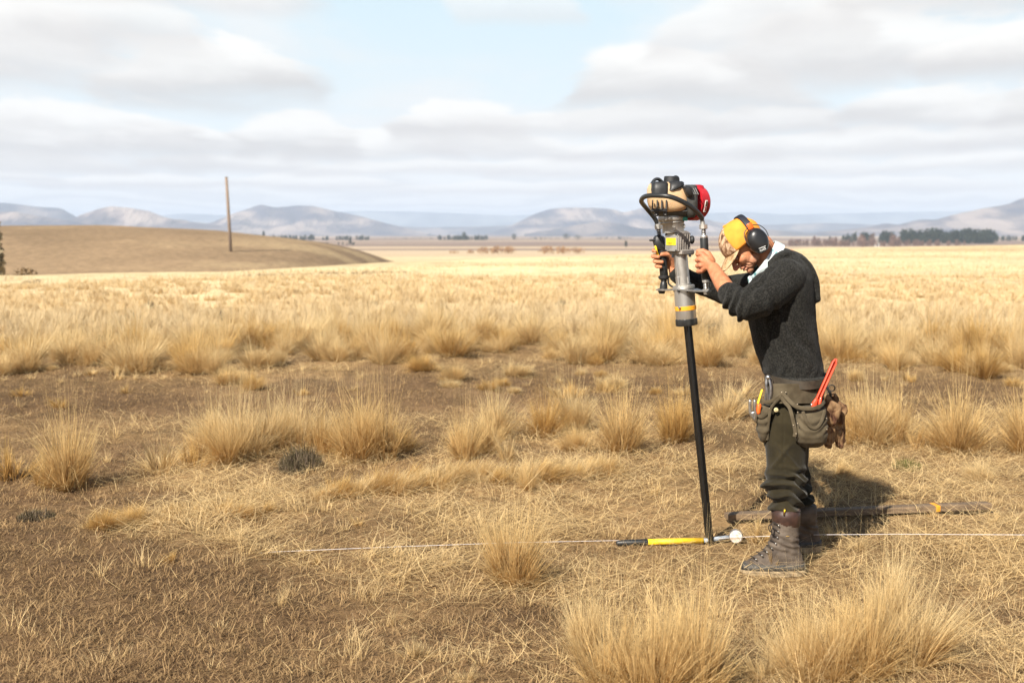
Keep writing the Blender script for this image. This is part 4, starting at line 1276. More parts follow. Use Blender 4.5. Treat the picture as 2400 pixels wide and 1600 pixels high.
mb = MB(); mb.box(P(1838, 1199, 5.243), XA, YA, unit(np.array((0.10, 0, 1))), 0.008, 0.004, 0.032, 0.001); o = mb.build('pull_tab', M_INK); adopt(o, bn)
mb = MB(); mb.box(P(1839, 1196.5, 5.241), XA, YA, unit(np.array((0.10, 0, 1))), 0.006, 0.004, 0.012, 0.001); o = mb.build('tab_tip', M_YEL); adopt(o, bn)
mb = MB(); mb.box(P(1846, 1256, 5.2415), XA, YA, ZA, 0.016, 0.003, 0.004, 0.001); o = mb.build('boot_tag', simple('dull_gold', (0.35, 0.22, 0.06), 0.6)); adopt(o, bn)

# ---- cap
def cap_pt(az, el, k=1.0):
    c = (-0.008, 0.0, 0.022)
    r_ = (0.112, 0.093, 0.100)
    return H(c[0] + r_[0] * k * math.cos(el) * math.cos(az), c[1] + r_[1] * k * math.cos(el) * math.sin(az), c[2] + r_[2] * k * math.sin(el))
def rim_el(az):
    return math.asin(max(-0.6, min(0.6, (-0.026 + 0.024 * math.cos(az)) / 0.100)))
def cap_shell(name, a0, a1, m, k=1.0, ntop=14, na_=30, closed=False):
    vs, fs = [], []
    azs = np.linspace(a0, a1, na_)
    for side, kk in ((0, k), (1, k - 0.035)):
        for az in azs:
            e0 = rim_el(az)
            for j in range(ntop):
                el = e0 + (math.pi / 2 * 0.985 - e0) * j / (ntop - 1)
                seam = min(abs(((az - math.radians(50)) / math.radians(65)) % 1.0), 1 - abs(((az - math.radians(50)) / math.radians(65)) % 1.0))
                puff = 1 - 0.022 * math.exp(-(seam / 0.045) ** 2) * (0.3 + 0.7 * math.cos(el)) + 0.012 * math.sin(3 * az + 1) * math.cos(el) + (float(vnoise(az * 3, el * 3, 351)) - 0.5) * 0.03 * (side == 0)
                vs.append(cap_pt(az, el, kk * puff))
    N = na_ * ntop
    for i in range(na_ - 1):
        for j in range(ntop - 1):
            q = (i * ntop + j, (i + 1) * ntop + j, (i + 1) * ntop + j + 1, i * ntop + j + 1)
            fs.append(q); fs.append(tuple(N + t for t in q[::-1]))
        fs.append((i * ntop, N + i * ntop, N + (i + 1) * ntop, (i + 1) * ntop))
        fs.append((i * ntop + ntop - 1, (i + 1) * ntop + ntop - 1, N + (i + 1) * ntop + ntop - 1, N + i * ntop + ntop - 1))
    for i in (0, na_ - 1):
        for j in range(ntop - 1):
            fs.append((i * ntop + j, i * ntop + j + 1, N + i * ntop + j + 1, N + i * ntop + j))
    m_ = MB(); m_.v = vs; m_.f = fs
    return m_.build(name, m, None)
cap = cap_shell('cap', math.radians(50), math.radians(310), M_CAPY, 1.0, na_=110)
adopt(cap, man)
fp = cap_shell('front_panel', math.radians(-51), math.radians(51), M_CAMO, 1.006, na_=24)
adopt(fp, cap)
mb = MB(); mb.ell(H(-0.008, 0, 0.124), HAX, (0.008, 0.008, 0.005)); adopt(mb.build('cap_button', M_CAPY), cap)
vs, fs = [], []
NA_, NT_ = 25, 10
for lay in (0, 1):
    for i in range(NA_):
        a = -1 + 2 * i / (NA_ - 1)
        az = a * math.radians(56)
        root = cap_pt(az, rim_el(az), 1.0)
        for j in range(NT_):
            t = j / (NT_ - 1)
            reach = 0.082 * (1 - abs(a) ** 2.6) ** 0.6
            pnt = root + hf * reach * t - hu * (0.016 * t * (1 + 0.3 * t) * (1 - a * a) + 0.030 * a * a * t ** 0.8 * (reach / 0.082)) - hs * 0.02 * a * t * (1 - abs(a)) + hu * (0.0025 if lay == 0 else -0.0018)
            vs.append(pnt)
N = NA_ * NT_
for i in range(NA_ - 1):
    for j in range(NT_ - 1):
        q = (i * NT_ + j, (i + 1) * NT_ + j, (i + 1) * NT_ + j + 1, i * NT_ + j + 1)
        fs.append(q); fs.append(tuple(N + t for t in q[::-1]))
    for j in (0, NT_ - 1):
        fs.append((i * NT_ + j, (i + 1) * NT_ + j, N + (i + 1) * NT_ + j, N + i * NT_ + j))
for i in (0, NA_ - 1):
    for j in range(NT_ - 1):
        fs.append((i * NT_ + j, i * NT_ + j + 1, N + i * NT_ + j + 1, N + i * NT_ + j))
mb = MB(); mb.v = vs; mb.f = fs
adopt(mb.build('brim', M_CAMO_B), cap)
# short hair showing behind the ear under the cap
mb = MB(); mb.ell(H(-0.052, 0.0, -0.030), HAX, (0.052, 0.068, 0.036)); adopt(mb.build('hair', M_HAIR), man)

# ------------------------------------------------------------------ ear muffs, worn over the cap
em = thing('ear_muffs', H(-0.03, 0.1, -0.03), 'black ear muffs worn over the yellow cap', 'ear muffs')
L = unit(-0.41 * hf + 0.912 * hu); Wd = unit(np.cross(L, hs))
EC = H(-0.030, 0, -0.030)
M_CUP = simple('satin_black', (0.016, 0.016, 0.017), 0.34, spec=0.5, var=0.2, vscale=15)
cups = {}
for sg in (1, -1):
    mb = MB()
    th = np.linspace(0, 2 * math.pi, 40, endpoint=False)
    def er(off, a, b):
        return EC + hs * sg * off + np.outer(np.cos(th) * a, L) + np.outer(np.sin(th) * b, Wd)
    mb.loft([er(0.094, 0.058, 0.046), er(0.098, 0.063, 0.051), er(0.108, 0.063, 0.051), er(0.120, 0.0595, 0.0475), er(0.131, 0.052, 0.040), er(0.138, 0.040, 0.029), er(0.1415, 0.025, 0.017), er(0.1425, 0.008, 0.006)])
    c_ = mb.build('ear_cup', M_CUP, em); cups[sg] = c_
    mb = MB(); mb.loft([er(0.066, 0.050, 0.040), er(0.072, 0.058, 0.047), er(0.088, 0.060, 0.049), er(0.0965, 0.055, 0.044)])
    adopt(mb.build('cushion', M_RUBBER), c_)
    # wire fork
    mb = MB(); mb.tube(spline([EC + hs * sg * 0.121 + Wd * 0.052 - L * 0.002, EC + hs * sg * 0.116 + Wd * 0.054 + L * 0.03, EC + hs * sg * 0.106 + Wd * 0.04 + L * 0.062, EC + hs * sg * 0.104 + L * 0.085]), 0.0022, 8); adopt(mb.build('fork', M_BLACK), em)
    mb = MB(); mb.tube(spline([EC + hs * sg * 0.121 - Wd * 0.052 - L * 0.002, EC + hs * sg * 0.116 - Wd * 0.054 + L * 0.03, EC + hs * sg * 0.106 - Wd * 0.04 + L * 0.062, EC + hs * sg * 0.104 + L * 0.085]), 0.0022, 8); adopt(mb.build('fork', M_BLACK), em)
    mb = MB(); mb.box(EC + hs * sg * 0.1035 + L * 0.078, L, hs, Wd, 0.030, 0.006, 0.028, 0.002); adopt(mb.build('slider', M_ORANGE), em)
def band_pts(k):
    out = []
    for i in range(41):
        a = math.radians(-78 + 156 * i / 40)
        out.append(EC + hs * 0.104 * k * math.sin(a) ** 1 * (1.0) + L * (0.030 + 0.113 * k * math.cos(a)))
    return out
mb = MB(); mb.tube(band_pts(1.0), [(0.0042, 0.0160)] * 41, 12, ref=Wd, round_ends=False, p=3.5)
bandm = simple('navy_band', (0.012, 0.014, 0.022), 0.6, var=0.3, vscale=30)
mb.build('headband', bandm, em)
a = math.radians(60)
cpt = EC + hs * 0.104 * math.sin(a) + L * (0.030 + 0.113 * math.cos(a))
bo = unit(hs * math.sin(a) + L * math.cos(a)); bt_ = unit(L * math.sin(a) - hs * math.cos(a))
mb = MB()
for sg in (1, -1):
    mb.box(cpt + bo * 0.0046 + Wd * 0.004 * sg, unit(bt_ * 0.75 - Wd * sg * 0.65), unit(np.cross(bo, bt_ * 0.75 - Wd * sg * 0.65)), bo, 0.013, 0.0022, 0.0012, 0.0004)
adopt(mb.build('emblem', M_WHITE), em)
# print on the near cup, running up to the right
rd = unit(np.array((0.90, 0, 0.36))); up_ = unit(np.cross(hs, rd)) * -1
up_ = up_ if up_[2] > 0 else -up_
rd = unit(np.cross(up_, hs)); rd = rd if rd[0] > 0 else -rd
pc_ = EC + hs * 0.1365 - L * 0.026 + Wd * 0.0
pdir = P(1768.5, 585, 5.40) - P(1762, 566, 5.40)
def on_cup(q, extra=0.0008):
    """lift a point on to the domed cup"""
    d_ = q - EC
    l_, w_ = d_ @ L, d_ @ Wd
    rr_ = math.hypot(l_ / 0.063, w_ / 0.051)
    return EC + L * l_ + Wd * w_ + hs * (float(np.interp(rr_, [0, 0.13, 0.4, 0.635, 0.825, 0.944], [0.1425, 0.1425, 0.1415, 0.138, 0.131, 0.120])) + extra)
base_ = EC + pdir
lettering('CE', 0.0125, on_cup(base_ + up_ * -0.0075 - rd * 0.009, 0.0034), rd, unit(up_ - hs * 0.25), M_WHITE, cups[1])
mb = MB()
for (q, ln_, off) in ((0.0045, 0.036, 0.0), (-0.0035, 0.019, 0.0085), (-0.0095, 0.019, 0.0095)):
    for j in range(int(ln_ / 0.0032)):
        mb.box(on_cup(base_ + up_ * q + rd * (off - ln_ / 2 + 0.0032 * j + 0.0016)), rd, up_, hs, 0.0024, 0.0030, 0.0016, 0.0002)
adopt(mb.build('lettering', M_WHITE), cups[1])
# ------------------------------------------------------------------ tool belt with two apron pouches
belt = thing('tool_belt', P(1862, 892, 5.52), 'leather tool belt with olive canvas pouches hung round the waist', 'tool belt')
mb = MB()
th = np.linspace(0, 2 * math.pi, 56, endpoint=False)
def brow(py, xl, xr, Y, ry):
    c = P((xl + xr) / 2, py, Y); rx = (xr - xl) / 2 * mpp(Y)
    return c + np.outer(np.cos(th), XA) * rx + np.outer(np.sin(th), YA) * ry + np.outer((np.cos(th)) * -0.0, ZA)
def tilt(ring, s):
    c = ring.mean(0)
    ring = ring.copy()
    ring[:, 2] += (np.abs(ring[:, 0] - c[0])) ** 2 * s
    return ring
mb.loft([tilt(brow(882, 1796, 1935, 5.52, 0.176), 0.8), tilt(brow(882, 1793.5, 1937.5, 5.52, 0.182), 0.8), tilt(brow(901, 1793, 1938, 5.52, 0.183), 0.8), tilt(brow(901, 1796, 1935, 5.52, 0.177), 0.8)], caps=(False, False))
hard(mb, 'strap', M_BELT, belt, 60)
rg = MB(); c = P(1911, 883, 5.385)
rg.tube([c + np.array((math.cos(a), -0.3 * math.cos(a) * 0, math.sin(a))) * 0.010 for a in np.linspace(0, 2 * math.pi, 19)], 0.0022, 8, round_ends=False)
rg.build('ring', M_STEEL, belt)
mb = MB(); mb.tube([P(1912, 887, 5.383), P(1920, 902, 5.385), P(1926, 918, 5.39)], (0.006, 0.004), 8); mb.build('loop', M_BLACK, belt)
mb = MB(); mb.tube(spline([P(1802, 880, 5.40), P(1799, 893, 5.385), P(1800, 902, 5.38)]), (0.013, 0.006), 10); mb.build('loop', M_BELT, belt)
# apron leaf over the hip, pouches sewn on it
def patch(rows, thick, n=22, bulge=0.0):
    """a cloth panel in front of the hip: rows of (py, x left, x right, Y at the left, middle and right)"""
    front, back = [], []
    for (py, xl, xr, Yl, Ym, Yr) in rows:
        fr_, bk_ = [], []
        for k in range(n):
            t = k / (n - 1)
            Y = Yl * (1 - t) * (1 - 2 * t) + 4 * Ym * t * (1 - t) + Yr * t * (2 * t - 1)
            q = P(xl + (xr - xl) * t, py, Y)
            fr_.append(q); bk_.append(q + YA * thick)
        front.append(fr_); back.append(bk_)
    m_ = MB()
    m_.loft([np.array(f_ + b_[::-1]) for f_, b_ in zip(front, back)])
    return m_
hard(patch([(899, 1806, 1918, 5.355, 5.338, 5.385), (925, 1802, 1922, 5.35, 5.332, 5.38), (945, 1800, 1924, 5.345, 5.328, 5.375)], 0.006), 'apron', M_APRON, belt, 60)
def pocket(name, rows, seed, folds=0.006):
    m_ = MB(); m_.rows(rows, n=36)
    def dd(co, no):
        x, y, z = co.T
        d = (fbm(x * 11 + seed, z * 9, 3, 360 + seed) - 0.5) * 0.014
        px_, py_ = proj(x, y, z)
        cx = np.mean(px_)
        sag = ((px_ - cx) / 34.0) ** 2 * 26
        d += folds * np.cos((py_ + sag) * 2 * math.pi / 22.0) * sstep(py_, np.min(py_) + 22, np.min(py_) + 40) * (1 - sstep(py_, np.min(py_) + 58, np.min(py_) + 84))
        return d
    return fuse(m_, name, M_APRON, belt, 0.0042, 4, dd)
PK_R = [(950, 1868, 1932, 5.345, 0.030, 2.4), (958, 1867, 1935, 5.325, 0.046, 2.4), (975, 1866, 1937, 5.315, 0.056, 2.4), (1000, 1864, 1940, 5.31, 0.062, 2.4), (1020, 1863, 1941, 5.31, 0.062, 2.4), (1034, 1866, 1938, 5.315, 0.056, 2.3), (1043, 1873, 1930, 5.325, 0.044, 2.2), (1048, 1884, 1920, 5.335, 0.028)]
PK_L = [(948, 1782, 1806, 5.40, 0.028, 2.4), (960, 1776, 1808, 5.385, 0.042, 2.4), (978, 1772, 1804, 5.38, 0.048, 2.4), (1000, 1772, 1801, 5.38, 0.048, 2.4), (1018, 1776, 1800, 5.385, 0.042, 2.3), (1030, 1781, 1797, 5.39, 0.03), (1036, 1785, 1795, 5.395, 0.018)]
pr = pocket('pouch', PK_R, 3, 0.0035)
pl = pocket('pouch', PK_L, 9, 0.004)
pr['label'] = 'wide round-bottomed pouch at the back of the hip'
pl['label'] = 'narrow pouch at the front of the hip'
# rims: rolled canvas edges that sag between their rivets
def rim(pts, w, parent, m=M_APRON):
    m_ = MB(); m_.tube(spline(pts, 8), (w[0], 0.0032), 12, ref=YA, p=3.5)
    return adopt(m_.build('rim', m), parent)
RW = (0.0095, 0.005)
rim([P(1833, 919, 5.325), P(1842, 930, 5.315), P(1856, 945, 5.295), P(1868, 953, 5.275), P(1885, 957, 5.262), P(1905, 957, 5.262), P(1922, 951, 5.275), P(1932, 941, 5.305)], RW, pr)
rim([P(1831, 924, 5.325), P(1824, 931, 5.325), P(1812, 938, 5.33), P(1798, 942, 5.345), P(1784, 938, 5.37)], RW, pl)
rim([P(1831, 931, 5.322), P(1840, 943, 5.315), P(1851, 957, 5.298), P(1860, 990, 5.28), P(1864, 1012, 5.272), P(1862, 1022, 5.272)], (0.009, 0.004), pr)
rim([P(1830, 930, 5.322), P(1815, 945, 5.322), P(1806, 960, 5.325), P(1801, 990, 5.335), P(1799, 1015, 5.35), P(1798, 1030, 5.36)], (0.007, 0.004), pl)
rim([P(1882, 965, 5.256), P(1888, 982, 5.248), P(1898, 998, 5.243), P(1910, 1003, 5.243), P(1920, 996, 5.247), P(1928, 980, 5.256), P(1933, 962, 5.272)], (0.008, 0.005), pr)
rim([P(1774, 966, 5.36), P(1780, 975, 5.338), P(1788, 976, 5.332), P(1797, 968, 5.335), P(1803, 958, 5.34)], (0.008, 0.005), pl)
rv = MB()
for (rx_, ry_, rY) in ((1869, 947, 5.268), (1870, 966, 5.254), (1869, 992, 5.246), (1866, 1016, 5.248), (1832, 919, 5.318), (1842, 919, 5.318), (1860, 996, 5.266), (1937, 980, 5.268), (1938, 1006, 5.262), (1804, 957, 5.322)):
    rv.ell(P(rx_, ry_, rY + 0.005), (XA, YA, ZA), (0.0035, 0.0025, 0.0035), 8, 6)
rv.build('rivet', simple('dull_brass', (0.42, 0.34, 0.24), 0.45, 0.6), belt)
# leather side strip with the key rings at the front of the apron
mb = MB(); mb.tube(spline([P(1807, 886, 5.365), P(1808, 905, 5.35), P(1808, 925, 5.345), P(1806, 938, 5.345)]), (0.010, 0.004), 10); mb.build('side_strap', M_BELT, belt)
# round badge pinned on the trousers' side panel
bdg = MB(); bc = P(1819, 960, 5.327); bdg.lathe(bc + YA * 0.004, bc - YA * 0.003, [(0, 0.0095), (0.4, 0.0105), (0.85, 0.010), (1, 0.008)], 24)
b_ = hard(bdg, 'badge', simple('cream_enamel', (0.72, 0.60, 0.33), 0.4, var=0.1), belt)
mb = MB(); mb.tube([bc - YA * 0.0034 + np.array((math.cos(a), 0, math.sin(a))) * 0.0052 for a in np.linspace(0.6, 5.6, 14)], 0.0009, 6); adopt(mb.build('mark', M_INK), b_)

# ------------------------------------------------------------------ tools and gloves carried on the belt
wr = thing('wrench', P(1925, 920, 5.31), 'long orange red steel wrench standing in the wide pouch', 'wrench')
w0, w1 = P(1909, 953, 5.300), P(1959, 842, 5.33)
wd_ = unit(w1 - w0); wx = unit(np.cross(wd_, YA)); wy = unit(np.cross(wx, wd_))
M_REDP = simple('red_enamel', (0.66, 0.055, 0.018), 0.42, coat=0.15, col2=(0.74, 0.085, 0.03), vscale=30)
mb = MB()
L_ = np.linalg.norm(w1 - w0)
for sg in (-1, 1):
    mb.tube([w0 + wx * 0.0085 * sg - wd_ * 0.05, w0 + wx * 0.0080 * sg, w0 + wx * 0.0075 * sg + wd_ * L_ * 0.5, w0 + wx * 0.0085 * sg + wd_ * L_ * 0.93, w0 + wx * 0.002 * sg + wd_ * L_ * 1.0], [(0.0042, 0.0085)] * 5, 12, ref=wy, p=3.5)
mb.build('handle', M_REDP, wr)
mb = MB(); mb.box((w0 + w1) / 2 + wy * 0.003, wd_, wx, wy, L_ * 0.9, 0.012, 0.004, 0.001); mb.build('web', simple('red_shadow_web', (0.25, 0.02, 0.01), 0.5), wr)
mb = MB(); mb.tube([P(1908, 956, 5.292), P(1909, 944, 5.290), P(1913, 936, 5.292)], [(0.014, 0.009), (0.013, 0.009), (0.008, 0.007)], 12, p=3)
mb.tube([P(1921, 946, 5.285), P(1923, 936, 5.288), P(1925, 930, 5.29)], [(0.008, 0.008), (0.007, 0.007), (0.004, 0.004)], 12)
mb.build('jaw', M_REDP, wr)
mb = MB(); mb.lathe(P(1900, 947, 5.292), P(1905, 949, 5.292), [(0, 0.006), (1, 0.006)], 12); mb.build('bolt', M_STEEL, wr)

hm = thing('claw_hammer', P(1775, 960, 5.36), 'claw hammer with yellow and orange handle hanging in front of the narrow pouch', 'hammer')
mb = MB()
for (x0_, dz_) in ((1757, 0.0), (1768, 0.004)):
    mb.tube(spline([P(x0_ + 1, 939, 5.345), P(x0_ + 0.5, 957, 5.345), P(x0_ + 3, 972, 5.345), P(1770, 986, 5.35)]), [(0.0068, 0.008)] * 19, 10, p=3)
mb.tube([P(1764, 968, 5.35), P(1771, 984, 5.355)], [(0.012, 0.010), (0.009, 0.010)], 12)
mb.build('head', M_STEEL, hm)
mb = MB(); mb.tube(spline([P(1786, 914, 5.372), P(1781, 930, 5.365), P(1776, 946, 5.36)]), (0.005, 0.008), 10); mb.build('handle', M_YEL, hm)
mb = MB(); mb.tube([P(1779, 950, 5.352), P(1777, 966, 5.350)], [(0.012, 0.010), (0.011, 0.010)], 12); mb.build('grip', M_ORANGE, hm)
pl_ = thing('pliers', P(1803, 915, 5.36), 'grey steel pliers tucked in the front of the apron', 'pliers')
mb = MB(); mb.tube(spline([P(1797, 884, 5.345), P(1796, 905, 5.343), P(1799, 925, 5.345), P(1800, 940, 5.35)]), (0.0065, 0.006), 10)
mb.tube(spline([P(1802, 886, 5.345), P(1806, 905, 5.340), P(1806, 922, 5.342), P(1803, 938, 5.348)]), (0.0065, 0.006), 10)
mb.build('handle', simple('worn_steel', (0.33, 0.33, 0.34), 0.4, 0.9, var=0.3, vscale=60), pl_)
mb = MB(); mb.lathe(P(1800, 884, 5.352), P(1800, 884, 5.338), [(0, 0.011), (1, 0.011)], 14); mb.build('pivot', M_STEEL, pl_)

def glove(x0, Y, label, seed, mir):
    t = thing('work_glove', P(x0, 935, Y), label, 'glove', 'worn leather work gloves on the belt clip')
    m_ = MB()
    m_.tube(spline([P(x0 - 3, 931, Y), P(x0 + 1, 944, Y), P(x0 + 6 * mir, 962, Y), P(x0 + 7 * mir, 985, Y)]), [(0.016 + 0.011 * min(1, i / 9), 0.020 + 0.010 * min(1, i / 9)) for i in range(19)], 16)
    for k, (dx_, ln_) in enumerate(((-8, 50), (-2, 62), (5, 66), (11, 52))):
        bx = x0 + 7 * mir + dx_
        m_.tube(spline([P(bx, 980, Y + 0.006 * k - 0.01), P(bx + 2 * mir, 980 + ln_ * 0.55, Y + 0.010 * k - 0.016), P(bx - 2 + 3 * mir, 980 + ln_, Y + 0.008 * k - 0.010)], 5), [0.0125] * 11, 10)
    m_.tube(spline([P(x0 + 10, 945, Y - 0.01), P(x0 + 22, 955, Y - 0.018), P(x0 + 20, 972, Y - 0.022), P(x0 + 14, 990, Y - 0.02)], 5), [0.015, 0.016, 0.017, 0.017, 0.017, 0.016, 0.015, 0.015, 0.015, 0.014, 0.014, 0.013, 0.013, 0.012, 0.012, 0.012], 10)
    def dd(co, no):
        x, y, z = co.T
        return (fbm(x * 40 + seed, z * 22 + y * 20, 3, 380 + seed) - 0.5) * 0.016
    fuse(m_, 'shell', M_GLOVE, t, 0.0035, 2, dd)
    m2 = MB(); m2.tube([P(x0 - 4, 929, Y), P(x0 - 1, 936, Y)], [(0.015, 0.019), (0.018, 0.022)], 14); m2.build('cuff', M_GLOVE, t)
    return t
glove(1941, 5.40, 'brown leather glove hanging nearest the wide pouch', 1, 0)
glove(1957, 5.46, 'second brown glove, hanging behind and to the right of the other', 5, 1)
ck = thing('belt_clip', P(1946, 915, 5.42), 'black clip holding the gloves to the back of the belt', 'clip')
mb = MB(); mb.tube(spline([P(1930, 897, 5.41), P(1938, 908, 5.41), P(1944, 918, 5.41), P(1947, 928, 5.42)]), (0.006, 0.006), 10); mb.build('strap', M_BLACK, ck)
mb = MB(); cc = P(1949, 909, 5.43); mb.tube([cc + np.array((math.cos(a) * 0.016, 0, math.sin(a) * 0.015)) for a in np.linspace(0, 2 * math.pi, 19)], 0.0035, 8, round_ends=False); mb.build('hook', M_BELT, ck)
mb = MB(); cc = P(1943, 924, 5.42); mb.tube([cc + np.array((math.cos(a) * 0.011, 0, math.sin(a) * 0.012)) for a in np.linspace(0, 2 * math.pi, 19)], 0.003, 8, round_ends=False); mb.build('ring', M_BLACK, ck)

# ------------------------------------------------------------------ hammer, board and string line on the ground
sh = thing('sledge_hammer', G(1560, 1275), 'sledge hammer lying on the straw behind the post, black and yellow handle', 'hammer')
def GG(px, py, up=0.0):
    g = G(px, py)
    for _ in range(3):
        g = G(px, py, ground_z(g[0], g[1]) + up)
    return g
h0, h1, h2 = GG(1449, 1272, 0.018), GG(1517, 1269.5, 0.020), GG(1648, 1266, 0.022)
mb = MB(); mb.tube([h0, h0 + (h1 - h0) * 0.2, h0 + (h1 - h0) * 0.5, h1], [0.0135, 0.0165, 0.0165, 0.0165], 16); mb.build('grip', M_RUBBER, sh)
mb = MB(); mb.tube([h1, h2], 0.0160, 16, round_ends=False); mb.build('handle', simple('yellow_fibreglass', (0.82, 0.53, 0.02), 0.5, col2=(0.62, 0.36, 0.02), vscale=18, lo=0.5, hi=0.75), sh)
h3 = GG(1712, 1258, 0.030)
mb = MB(); mb.tube([h2, h3], 0.0115, 14, round_ends=False); mb.build('neck', simple('scuffed_grey', (0.30, 0.34, 0.38), 0.5, var=0.4, vscale=50), sh)
hc = GG(1725, 1256, 0.036)
hx = unit(np.array((-0.19, -0.96, 0.22)))
mb = MB(); mb.lathe(hc - hx * 0.085, hc + hx * 0.055, [(0, 0.030), (0.04, 0.036), (0.30, 0.036), (0.36, 0.030), (0.64, 0.030), (0.70, 0.034), (0.95, 0.035), (1.0, 0.032)], 32); hard(mb, 'head', simple('hammer_steel', (0.24, 0.23, 0.22), 0.45, 0.7, var=0.3, vscale=50), sh, 30)
mb = MB(); mb.lathe(hc + hx * 0.055, hc + hx * 0.0585, [(0, 0.0325), (0.6, 0.0315), (1, 0.027)], 32); hard(mb, 'striking_face', simple('worn_white_face', (0.58, 0.54, 0.50), 0.6, col2=(0.36, 0.29, 0.23), vscale=45, lo=0.42, hi=0.68), sh, 40)

bo = thing('timber_board', GG(1990, 1195), 'weathered timber board lying on the grass behind the man', 'board')
b0, b1 = GG(1702, 1209, 0.048), GG(2318, 1183, 0.048)
bx_ = unit(b1 - b0); by_ = unit(np.cross(ZA, bx_)); bz_ = np.cross(bx_, by_)
mb = MB()
nb = 26
for_r = []
for i in range(nb):
    t = i / (nb - 1)
    c = b0 + (b1 - b0) * t
    w, h = 0.036, 0.032
    r_ = np.random.default_rng(600 + i)
    j = r_.normal(0, 0.0012, 8)
    for_r.append(np.array([c - by_ * w + bz_ * (-h / 2) + bx_ * j[0], c - by_ * (w + j[1]) + bz_ * (h / 2 - 0.003 + j[2]), c - by_ * (w - 0.004) + bz_ * (h / 2 + j[3]), c + by_ * (w - 0.004) + bz_ * (h / 2 + j[4]), c + by_ * w + bz_ * (h / 2 - 0.003), c + by_ * w + bz_ * (-h / 2)]))
mb.loft(for_r)
hard(mb, 'plank', M_WOOD, bo, 40)
mb = MB(); c = b0 + (b1 - b0) * ((2188 - 1702) / (2318 - 1702)) 
mb.box(c, bx_, by_, bz_, 0.028, 0.0755, 0.0365, 0.003); hard(mb, 'orange_mark', simple('orange_tape', (0.85, 0.33, 0.02), 0.6, var=0.15, vscale=50), bo)

sl = MB()
s0_ = GG(560, 1299, -0.004)
pts = [s0_, GG(640, 1292.5, 0.015), GG(900, 1281.5, 0.03), P(1210, 1270.5, GG(1210, 1287)[1]), P(1440, 1266, 5.79), P(1663, 1262, 5.80), P(1760, 1257, 5.74), P(1900, 1252.5, 5.62), P(2100, 1251, 5.55), P(2400, 1252.5, 5.45), P(2700, 1254, 5.35), P(3300, 1258, 5.2), P(4600, 1268, 4.9)]
sl.tube(pts, 0.0011, 6)
so_ = sl.build('string_line', simple('white_string', (0.74, 0.70, 0.70), 0.8))
tag(so_, 'taut white string line marking the fence, crossing behind the near boot', 'string line')
# ------------------------------------------------------------------ grass blades as real ribbons
def blades(base, azim, length, lean, bend, width, K, r, curlaz=None):
    """(n,3) roots -> ribbons of K quads that taper to a point; lean and bend are angles from the vertical"""
    n = len(base)
    s = np.linspace(0, 1, K + 1)
    pts = np.zeros((n, K + 1, 3))
    pts[:, 0] = base
    az = azim.copy()
    for k in range(1, K + 1):
        th = lean + bend * (s[k] - 0.5 / K) ** 1.3
        st = length / K
        if curlaz is not None:
            az = az + curlaz / K
        pts[:, k, 0] = pts[:, k - 1, 0] + np.sin(th) * np.sin(az) * st
        pts[:, k, 1] = pts[:, k - 1, 1] + np.sin(th) * np.cos(az) * st
        pts[:, k, 2] = pts[:, k - 1, 2] + np.cos(th) * st
    tw = azim + math.pi / 2 + r.normal(0, 0.7, n)
    side = np.stack([np.sin(tw), np.cos(tw), np.zeros(n)], 1)
    w = width[:, None] * np.maximum((1 - s ** 1.6), 0.12)[None, :] * 0.5
    L = pts - side[:, None, :] * w[:, :, None]
    R = pts + side[:, None, :] * w[:, :, None]
    v = np.stack([L, R], 2).reshape(-1, 3)
    b = (np.arange(n) * (K + 1) * 2)[:, None]
    k = np.arange(K)[None, :] * 2
    f = np.stack([b + k, b + k + 1, b + k + 3, b + k + 2], -1).reshape(-1, 4)
    rv = r.random(n)
    var = np.zeros((n, K + 1, 2, 2))
    var[..., 0] = rv[:, None, None]
    var[..., 1] = s[None, :, None]
    return v, f, var.reshape(-1, 2)

def merge(parts):
    vs, fs, cs, off = [], [], [], 0
    for v, f, c in parts:
        vs.append(v); fs.append(f + off); cs.append(c); off += len(v)
    return np.vstack(vs), np.vstack(fs), np.vstack(cs)

M_TUSS = blade_mat('tussock_blade', (0.50, 0.295, 0.095), (0.82, 0.62, 0.31), (0.26, 0.165, 0.075))
M_TUSS_PALE = blade_mat('tussock_blade_pale', (0.56, 0.37, 0.15), (0.86, 0.69, 0.39), (0.34, 0.235, 0.125))
M_TUSS_OCHRE = blade_mat('tussock_blade_ochre', (0.47, 0.26, 0.075), (0.72, 0.50, 0.20), (0.24, 0.145, 0.06))
M_FIELD = blade_mat('field_blade', (0.58, 0.41, 0.19), (0.84, 0.69, 0.44), (0.42, 0.31, 0.18))
M_STRAW = blade_mat('straw_blade', (0.68, 0.48, 0.22), (0.86, 0.67, 0.38), (0.30, 0.20, 0.10), 0.25)
M_TURF = blade_mat('dead_turf_blade', (0.30, 0.188, 0.092), (0.54, 0.375, 0.190), (0.125, 0.078, 0.041), 0.25)
M_GREEN = blade_mat('green_blade', (0.10, 0.12, 0.03), (0.19, 0.20, 0.06), (0.34, 0.26, 0.11), 0.35)
M_HEATH = blade_mat('heath_twig', (0.085, 0.062, 0.045), (0.135, 0.115, 0.06), (0.24, 0.18, 0.13), 0.2)

